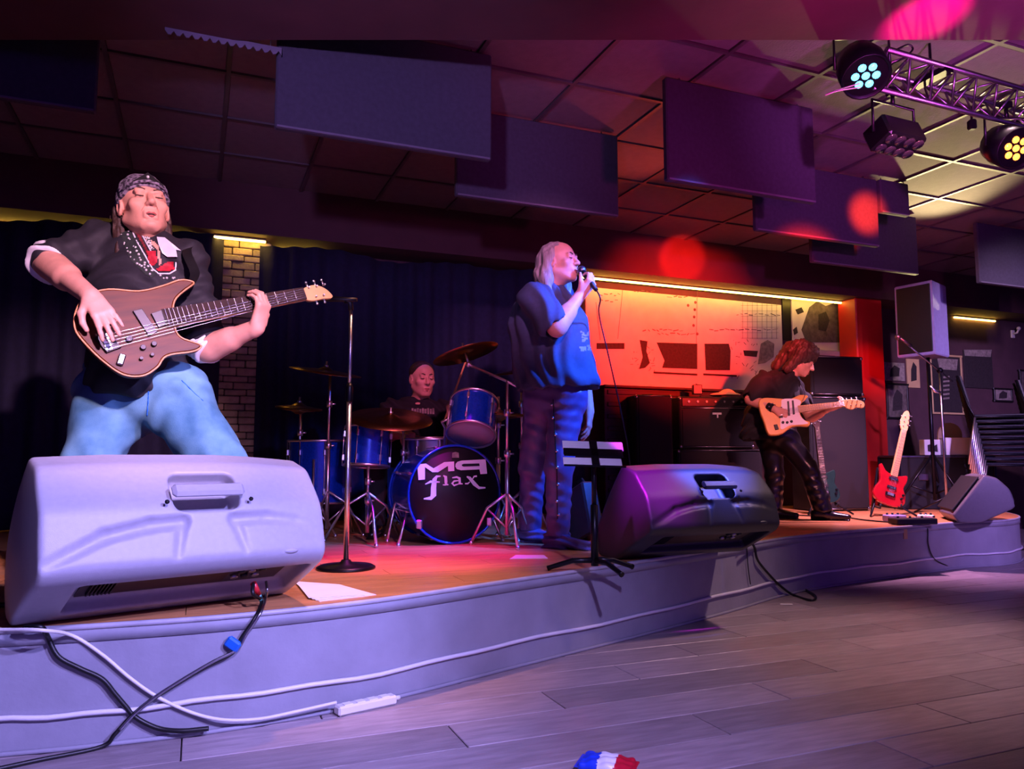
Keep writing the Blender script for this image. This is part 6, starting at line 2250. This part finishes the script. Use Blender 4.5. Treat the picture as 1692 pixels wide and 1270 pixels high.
    for an, dr in ((anF, (.9, -.4, 0)), (anB, (.8, -.6, 0))):
        F = SDF(*[np.array(q) for q in bounds([an], .30)], .0085)
        boot_sdf(F, an, dr, 1.08, shaft=.07); F.build('boot', 'leather_black', t)
    # studded wristband, chain, strap
    aw = (wrR - elR).normalized()
    m = MB(); m.tube([wrR - aw * .075, wrR - aw * .02], .038, 14, False); m.build('wristband', 'leather_strap', t, True)
    for k in range(8):
        a = k * PI / 4; o1 = aw.orthogonal().normalized(); o2 = aw.cross(o1)
        m = MB(); m.ball(wrR - aw * .047 + (o1 * math.cos(a) + o2 * math.sin(a)) * .039, .006, 6, 4); m.build('wristband_stud', 'stud', t, True)
    sp = smooth_path([chest + Vector((-.15, .1, -.1)), shL + Vector((-.06, .02, .085)), shL + Vector((0, -.12, .02)), P(1318, 655, D - .20), GGM @ Vector((*cz(530, 478), -.02))], 6)
    m = MB(); m.ribbon(sp, [Vector((1, .3, .2)).normalized()] * len(sp), .05); m.build('guitar_strap', 'leather_strap', t, True)
    m = MB(); m.tube(smooth_path([P(1322, 632, D - .22), P(1330, 650, D - .26), P(1326, 662, D - .28)], 5), .003, 5); m.build('necklace', 'steel', t, True)
    return t


guitarist()


# ================================================================== drummer
def drummer():
    D = 5.38
    root = on_stage(690, D + .05)
    t = thing('person', 'drummer in a dark lettered tee shirt seated behind the drum kit', 'person', root)
    hc = P(698, 626, D - .05); nb = P(693, 664, D)
    chest = P(692, 705, D); pel = Vector((P(690, 700, D).x, D + .10, ST + .56))
    shR = P(648, 678, D); elR = P(622, 722, D - .10); wrR = P(672, 716, D - .30)
    shL = P(738, 680, D); elL = P(760, 726, D - .16); wrL = P(746, 690, D - .36)
    hipR = pel + Vector((-.10, -.02, -.02)); hipL = pel + Vector((.10, -.02, -.02))
    knR = pel + Vector((-.24, -.40, -.02)); knL = pel + Vector((.24, -.38, -.02))
    anR = Vector((knR.x + .02, knR.y - .02, ST + .10)); anL = Vector((knL.x, knL.y + .02, ST + .10))
    fwd = Vector((.45, -.89, -.05)); up = Vector((0, 0, 1))
    pts = [hc + UP * .14, nb, shR, elR, wrR, shL, elL, wrL, pel, knR, knL, anR, anL]
    lo, hi = bounds(pts, .15); lo[2] = ST - .01
    S = SDF(lo, hi, .0075)
    S.cap(pel, chest, .14, .155, .05, flat=(0, 1, 0), ff=.75); S.cap(chest, nb - UP * .03, .155, .085, .06, flat=(0, 1, 0), ff=.75)
    S.cap(shR, shL, .058, .058, .05); S.cap(nb - UP * .02, hc - UP * .05, .060, .058, .02)
    M, L, sc = head_sdf(S, hc, fwd, up, 1.04)
    arm_sdf(S, shR, elR, wrR, (.054, .046, .044, .029)); arm_sdf(S, shL, elL, wrL, (.054, .046, .044, .029))
    leg_sdf(S, hipR, knR, anR); leg_sdf(S, hipL, knL, anL)
    hR = Vector((.35, -.9, -.1)); hL = Vector((-.1, -.35, .92))
    hand_sdf(S, wrR, hR, Vector((.1, 0, -1)), -1, [(.9, 1.1, .7)] * 4, 1.0, .05, .8, .5)
    hand_sdf(S, wrL, hL, Vector((.8, -.4, -.2)), 1, [(.9, 1.1, .7)] * 4, 1.0, .05, .8, .5)
    S.build('body', 'skin', t)
    face_parts(t, M, sc, 'closed')
    R3 = M.to_3x3(); lf = lambda x, y, z: M @ Vector((x * sc, y * sc, z * sc))
    b0, b1 = bounds([hc], .17)
    H = SDF(b0, b1, .0075)
    H.ell(lf(0, -.022, .042), (.086, .100, .086), R3, 0); H.plane(lf(0, .072, .050), R3 @ Vector((0, .55, -.83)), .01)
    H.build('hair', 'hair_brown', t)
    lo, hi = bounds([pel, nb, shR, elR, shL, elL], .22)
    C = SDF(lo, hi, .0085)
    C.cap(pel, chest, .17, .178, .05, flat=(0, 1, 0), ff=.78); C.cap(chest, nb - UP * .035, .178, .085, .07, flat=(0, 1, 0), ff=.78)
    C.cap(shR, shL, .078, .078, .05)
    eR = shR + (elR - shR) * .7; eL = shL + (elL - shL) * .6
    C.cap(shR, eR, .076, .080, .04); C.cap(shL, eL, .076, .080, .04)
    C.cap(nb - UP * .01, nb + UP * .1, .066, .07, .01, 'sub')
    C.plane(pel - UP * .04, (0, 0, -1), .004)
    C.folds(lo, hi, .010, [(Vector((.7, .2, .6)), .12)], 2)
    so = C.build('tee_shirt', 'tee_black', t)
    x = 680
    for k in range(9):
        w = 3.4
        applique(C, 'shirt_print', [(x, 674 + (k % 2)), (x + w, 674), (x + w, 681 + k * .5), (x, 681 + k * .5)], 'print_grey', so, 4.9, 5.6, 1.1)
        x += 4.3
    lo, hi = bounds([pel, hipR, hipL, knR, knL, anR, anL], .16); lo[2] = ST
    J = SDF(lo, hi, .009)
    J.cap(hipR, hipL, .12, .12, .05); J.cap(hipR, knR, .105, .085, .05); J.cap(hipL, knL, .105, .085, .05); J.cap(knR, anR, .08, .07, .03); J.cap(knL, anL, .08, .07, .03)
    J.plane((0, 0, ST + .07), (0, 0, -1), .004)
    J.build('trousers', 'tee_black', t)
    for an in (anR, anL):
        F = SDF(*[np.array(q) for q in bounds([an], .28)], .009)
        boot_sdf(F, an, (0, -1, 0), 1.0, shaft=.04); F.build('shoe', 'leather_black', t)
    # sticks
    for (w_, h_, tp, nm) in ((wrR, hR, Vector((-.12, -.34, .03)), 'drumstick held low over the snare drum'), (wrL, hL, Vector((.11, -.05, .30)), 'drumstick raised beside the blue rack tom')):
        g = w_ + h_ * .085
        o = MB().tube([g - tp * .35, g, g + tp * .85, g + tp], [.007, .007, .006, .004], 8).build('drumstick', 'maple')
        setprops(o, nm, 'drumstick', 'drumsticks')
    # stool
    th = thing('drum_throne', 'round black drum stool under the drummer', 'stool', (pel.x, pel.y, ST))
    zt = pel.z - ST - .135
    m = MB(); m.lathe([(.0, zt - .06), (.15, zt - .06), (.165, zt - .03), (.155, zt - .005), (0, zt)], 24, cap=False); m.build('seat', 'leather_black', th)
    m = MB(); m.tube([(0, 0, zt - .06), (0, 0, .10)], .016, 8); m.build('post', 'chrome', th)
    for k in range(3):
        a = k * 2 * PI / 3 + .5; m = MB(); m.tube([(0, 0, .20), (math.cos(a) * .24, math.sin(a) * .24, .012)], .010, 8); m.build('leg', 'chrome', th)
    return t


drummer()

# ------------------------------------------------------------------ cables, papers and clutter
def riser_hit(px, py, out=0.012):
    r = ray(px, py); best = None
    path = riser_path(0, out)
    for a, b in zip(path[:-1], path[1:]):
        e = b - a
        den = r.x * e.y - r.y * e.x
        if abs(den) < 1e-9: continue
        w = a - CAMP
        k = (w.x * e.y - w.y * e.x) / den
        s = (w.x * r.y - w.y * r.x) / den
        if 0 <= s <= 1 and k > 0 and (best is None or k < best): best = k
    if best is None: return None
    return CAMP + r * best


def cable(name, label, pts, r, matl, n=8):
    o = MB().tube(smooth_path(pts, n), r, 8).build(name, matl)
    return setprops(o, label, 'cable')


def RH(x, y, out=0.014):
    p = riser_hit(x, y, out)
    p.z = max(p.z, 0.012); return p


def FL(x, y, z=0.008): return PZ(x, y, z)
def SG(x, y, z=0.008): return PZ(x, y, ST + z)


pw = [SG(-90, 1040), SG(0, 1040), SG(70, 1041), RH(120, 1050), RH(170, 1082), RH(215, 1120), RH(262, 1152), RH(320, 1178), RH(372, 1189, .03), RH(430, 1187, .035), RH(490, 1175, .04), RH(556, 1160, .045)]
cable('white_power_cable', 'white power cable dropping over the stage edge to the white adapter', pw, 0.0055, 'cable_white')
a = RH(556, 1160, .045); b = RH(652, 1146, .045); a.z = b.z = 0.0
ad = thing('power_adapter', 'long white power adapter lying on the floor at the stage foot', 'adapter', (a + b) / 2, (0, 0, math.atan2((b - a).y, (b - a).x)))
ln = (b - a).length
m = MB(); m.box((0, 0, .017), (ln, .045, .032), None, .006); m.build('case', 'cable_white', ad)
for k in range(4):
    m = MB(); m.box((-ln * .32 + k * ln * .21, 0, .0335), (ln * .14, .030, .003), None, .001); m.build('socket_cover', 'paper', ad)
m = MB(); m.tube([(ln / 2, 0, .017), (ln / 2 + .02, 0, .017)], .008, 8); m.build('strain_relief', 'cable_white', ad)

cable('black_cable', 'black cable hanging over the stage edge at far left', [SG(40, 1036), SG(68, 1036), RH(78, 1050), RH(96, 1084), RH(130, 1103), RH(168, 1121), RH(190, 1146), RH(207, 1166), RH(226, 1186), RH(262, 1203, .02), RH(300, 1207, .035), RH(345, 1203, .04)], .0075, 'cable_black')
c0 = MW[mon1.name] @ Vector((0.17 * .9, -0.15, 0.10))
con1 = MW[mon1.name] @ Vector((0.045 * .9 + .19, -0.135, 0.085)); con2 = MW[mon1.name] @ Vector((0.045 * .9 + .235, -0.135, 0.085))
j1 = [SG(432, 992, .02), RH(424, 1016, .02), RH(400, 1052, .02), RH(384, 1078, .02), RH(345, 1098, .02), RH(300, 1124, .02), RH(250, 1156, .02), RH(215, 1185, .02), RH(190, 1212, .03), FL(165, 1234), FL(60, 1256), FL(-60, 1282)]
cable('black_cable', 'black cable with a red plug running from the grey monitor down the riser', [con1, con1 + Vector((.01, -.03, -.03))] + j1, .0065, 'cable_black')
j2 = [p + Vector((.016, -.004, .012)) for p in j1[:9]]
cable('grey_cable', 'second grey cable taped beside the black monitor cable', [con2, con2 + Vector((.02, -.05, -.02))] + j2, .005, 'steel')
m = MB(); pp = riser_hit(385, 1064, .022); m.box(pp, (.05, .022, .036), Matrix.Rotation(0.6, 4, 'Y'), .006)
setprops(m.build('blue_tape', 'tape_blue'), 'scrap of blue tape round the monitor cables on the riser', 'tape')
pl = thing('cable_plug', 'red and green cable plug under the grey monitor', 'plug', con1)
dd_ = (j1[0] - con1).normalized()
m = MB(); m.tube([con1, con1 + dd_ * .05], [.011, .010], 10); m.build('red_shell', 'plug_red', pl, True)
m = MB(); m.tube([con1 + dd_ * .05, con1 + dd_ * .10], [.009, .006], 10); m.build('green_boot', 'plug_green', pl, True)

# setlist sheets next to the grey monitor: three loose sheets fanned out
quad = [SG(486, 956, .004), SG(505, 966, .004), SG(622, 980, .004), SG(524, 990, .004)]
for k in range(4):
    q = [SG(484 + k * 3, 957 + k * 3), SG(560 + k * 4, 962 + k * 3), SG(622 - k * 10, 979 + k), SG(528 - k * 6, 990 - k)]
    m = MB(); z = ST + .0015 + k * .0022
    vs = [Vector((p.x, p.y, z)) for p in q]; m.add(vs + [p - UP * .0014 for p in vs], [(0, 1, 2, 3), (7, 6, 5, 4), (0, 4, 5, 1), (1, 5, 6, 2), (2, 6, 7, 3), (3, 7, 4, 0)])
    o = m.build('paper_sheet', 'paper')
    setprops(o, ['lowest sheet of white paper fanned beside the grey monitor', 'second sheet of the white papers beside the grey monitor', 'third sheet of the white papers beside the grey monitor', 'top sheet of white paper fanned beside the grey monitor'][k], 'paper', 'papers beside the grey monitor')
for k, (x0, x1, y0, y1, lb, mt) in enumerate(((842, 905, 915, 921, 'flat sheet lying on the stage in front of the singer', 'paper'), (905, 968, 886, 892, 'flat sheet by the singer\'s boots', 'paper'))):
    q = [SG(x0, y1), SG(x1, y1 - 1), SG(x1 - 6, y0), SG(x0 + 10, y0)]
    m = MB(); vs = [Vector((p.x, p.y, ST + .003)) for p in q]
    m.add(vs + [p - UP * .002 for p in vs], [(0, 1, 2, 3), (7, 6, 5, 4), (0, 4, 5, 1), (1, 5, 6, 2), (2, 6, 7, 3), (3, 7, 4, 0)])
    setprops(m.build('setlist', mt), lb, 'paper')

# cables from the middle monitor
cable('black_cable', 'black cable hanging from the middle monitor onto the dance floor', [SG(1240, 893, .03), RH(1247, 905, .02), RH(1252, 925, .02), RH(1270, 948, .02), RH(1290, 968, .02), FL(1310, 982), FL(1340, 991), FL(1347, 984), FL(1322, 966), FL(1350, 958), FL(1440, 953), FL(1560, 936), FL(1700, 905)], .0075, 'cable_black')
cable('thin_cable', 'thin cable hanging down the riser below the middle monitor', [SG(1232, 893, .03), RH(1234, 905, .012), RH(1236, 935, .012), RH(1240, 965, .012)], .003, 'cable_black')
cable('thin_cable', 'thin cable hanging down the riser near its right end', [SG(1530, 862), RH(1533, 876, .012), RH(1534, 900, .012), RH(1545, 924, .012), FL(1575, 938)], .005, 'cable_black')
m = MB(); p = riser_hit(1496, 882, .004); tg = thing('wall_tag', 'small pale tag on the riser near its right end', 'tag', p)
m.box((0, 0, 0), (.045, .006, .075), Matrix.Rotation(0.5, 4, 'Z'), .002); m.build('plate', 'tan_board', tg)
q = FL(1299, 998, .002); m = MB(); m.prism([(-.04, -.012), (.035, -.016), (.04, .010), (-.03, .014)], 0, .002, Matrix.Translation(q)); setprops(m.build('paper_scrap', 'paper'), 'small white paper scrap on the dance floor', 'scrap')


# pedals and boxes on the right part of the stage
def pedal(label, px, d, w, dp, h, matl, yaw=0.0, knobs=3):
    t = thing('effect_pedal', label, 'pedal', on_stage(px, d), (0, 0, yaw), 'pedals on the stage at right')
    m = MB(); m.box((0, 0, h / 2 + .004), (w, dp, h), None, .006); m.build('housing', matl, t)
    for k in range(knobs):
        m = MB(); m.lathe([(.009, h + .003), (.008, h + .018)], 10, Matrix.Translation((-w * .3 + k * w * .3, dp * .25, 0))); m.build('knob', 'rubber', t)
    m = MB(); m.lathe([(.012, h + .003), (.012, h + .012)], 10, Matrix.Translation((0, -dp * .25, 0))); m.build('foot_switch', 'chrome', t)


pedal('long black pedal board at the stage edge right of the guitarist', 1508, 5.98, .34, .12, .045, 'plastic_dark', .15, 4)
pedal('small violet pedal behind the black pedal board', 1478, 6.25, .15, .10, .05, 'speaker_blue', .1)
pedal('pale pedal right of the violet pedal', 1530, 6.25, .12, .10, .05, 'white_board', -.5)
cable('black_cable', 'black cable curling across the stage from the guitarist to the pedals', [on_stage(1300, 6.9) + UP * .008, on_stage(1345, 6.75) + UP * .008, on_stage(1400, 6.55) + UP * .008, on_stage(1430, 6.3) + UP * .008, on_stage(1470, 6.1) + UP * .008], .006, 'cable_black')
cable('black_cable', 'black cable along the stage floor left of the grey monitor', [on_stage(-60, 2.75) + UP * .008, on_stage(20, 2.7) + UP * .008, on_stage(120, 2.85) + UP * .008], .008, 'cable_black')

# snack packet on the dance floor at the bottom edge
pk = FL(1003, 1272, 0.0)
t = thing('snack_packet', 'red, white and blue crumpled packet on the dance floor at the bottom edge', 'packet', pk, (0, 0, -.35))
S = SDF((-.10, -.08, -.01), (.10, .08, .07), .004)
S.box((0, 0, .016), (.075, .05, .014), None, .012); S.ell((0, 0, .016), (.055, .04, .024), None, .02)
S.folds((-.1, -.08, -.01), (.1, .08, .07), .006, [(Vector((1, .4, 0)), .035), (Vector((-.3, 1, .2)), .03)], 3)
V, Q = S.mesh(); c = V[Q].mean(1)
fm = np.where(c[:, 0] > .028, 2, np.where(c[:, 0] > -.02, 1, 0))
np_mesh('wrapper', V, Q, ['packet_blue', 'packet_white', 'packet_red'], t, True, fm)
m = MB(); m.box((-.078, 0, .016), (.012, .095, .004), None, .001); m.build('seal', 'packet_blue', t)
m = MB(); m.box((.078, 0, .016), (.012, .095, .004), None, .001); m.build('seal', 'packet_red', t)
# folded barrel of a music stand lying behind the middle monitor
t = thing('grey_case', 'small grey case standing behind the music stand', 'case', on_stage(962, 4.75), (0, 0, .4))
m = MB(); m.box((0, 0, .17), (.10, .30, .32), Matrix.Rotation(-.35, 4, 'X'), .012); m.build('shell', 'panel_metal', t)
m = MB(); m.tube([(0, -.06, .34), (0, .0, .38), (0, .06, .36)], .008, 8); m.build('handle', 'rubber', t)
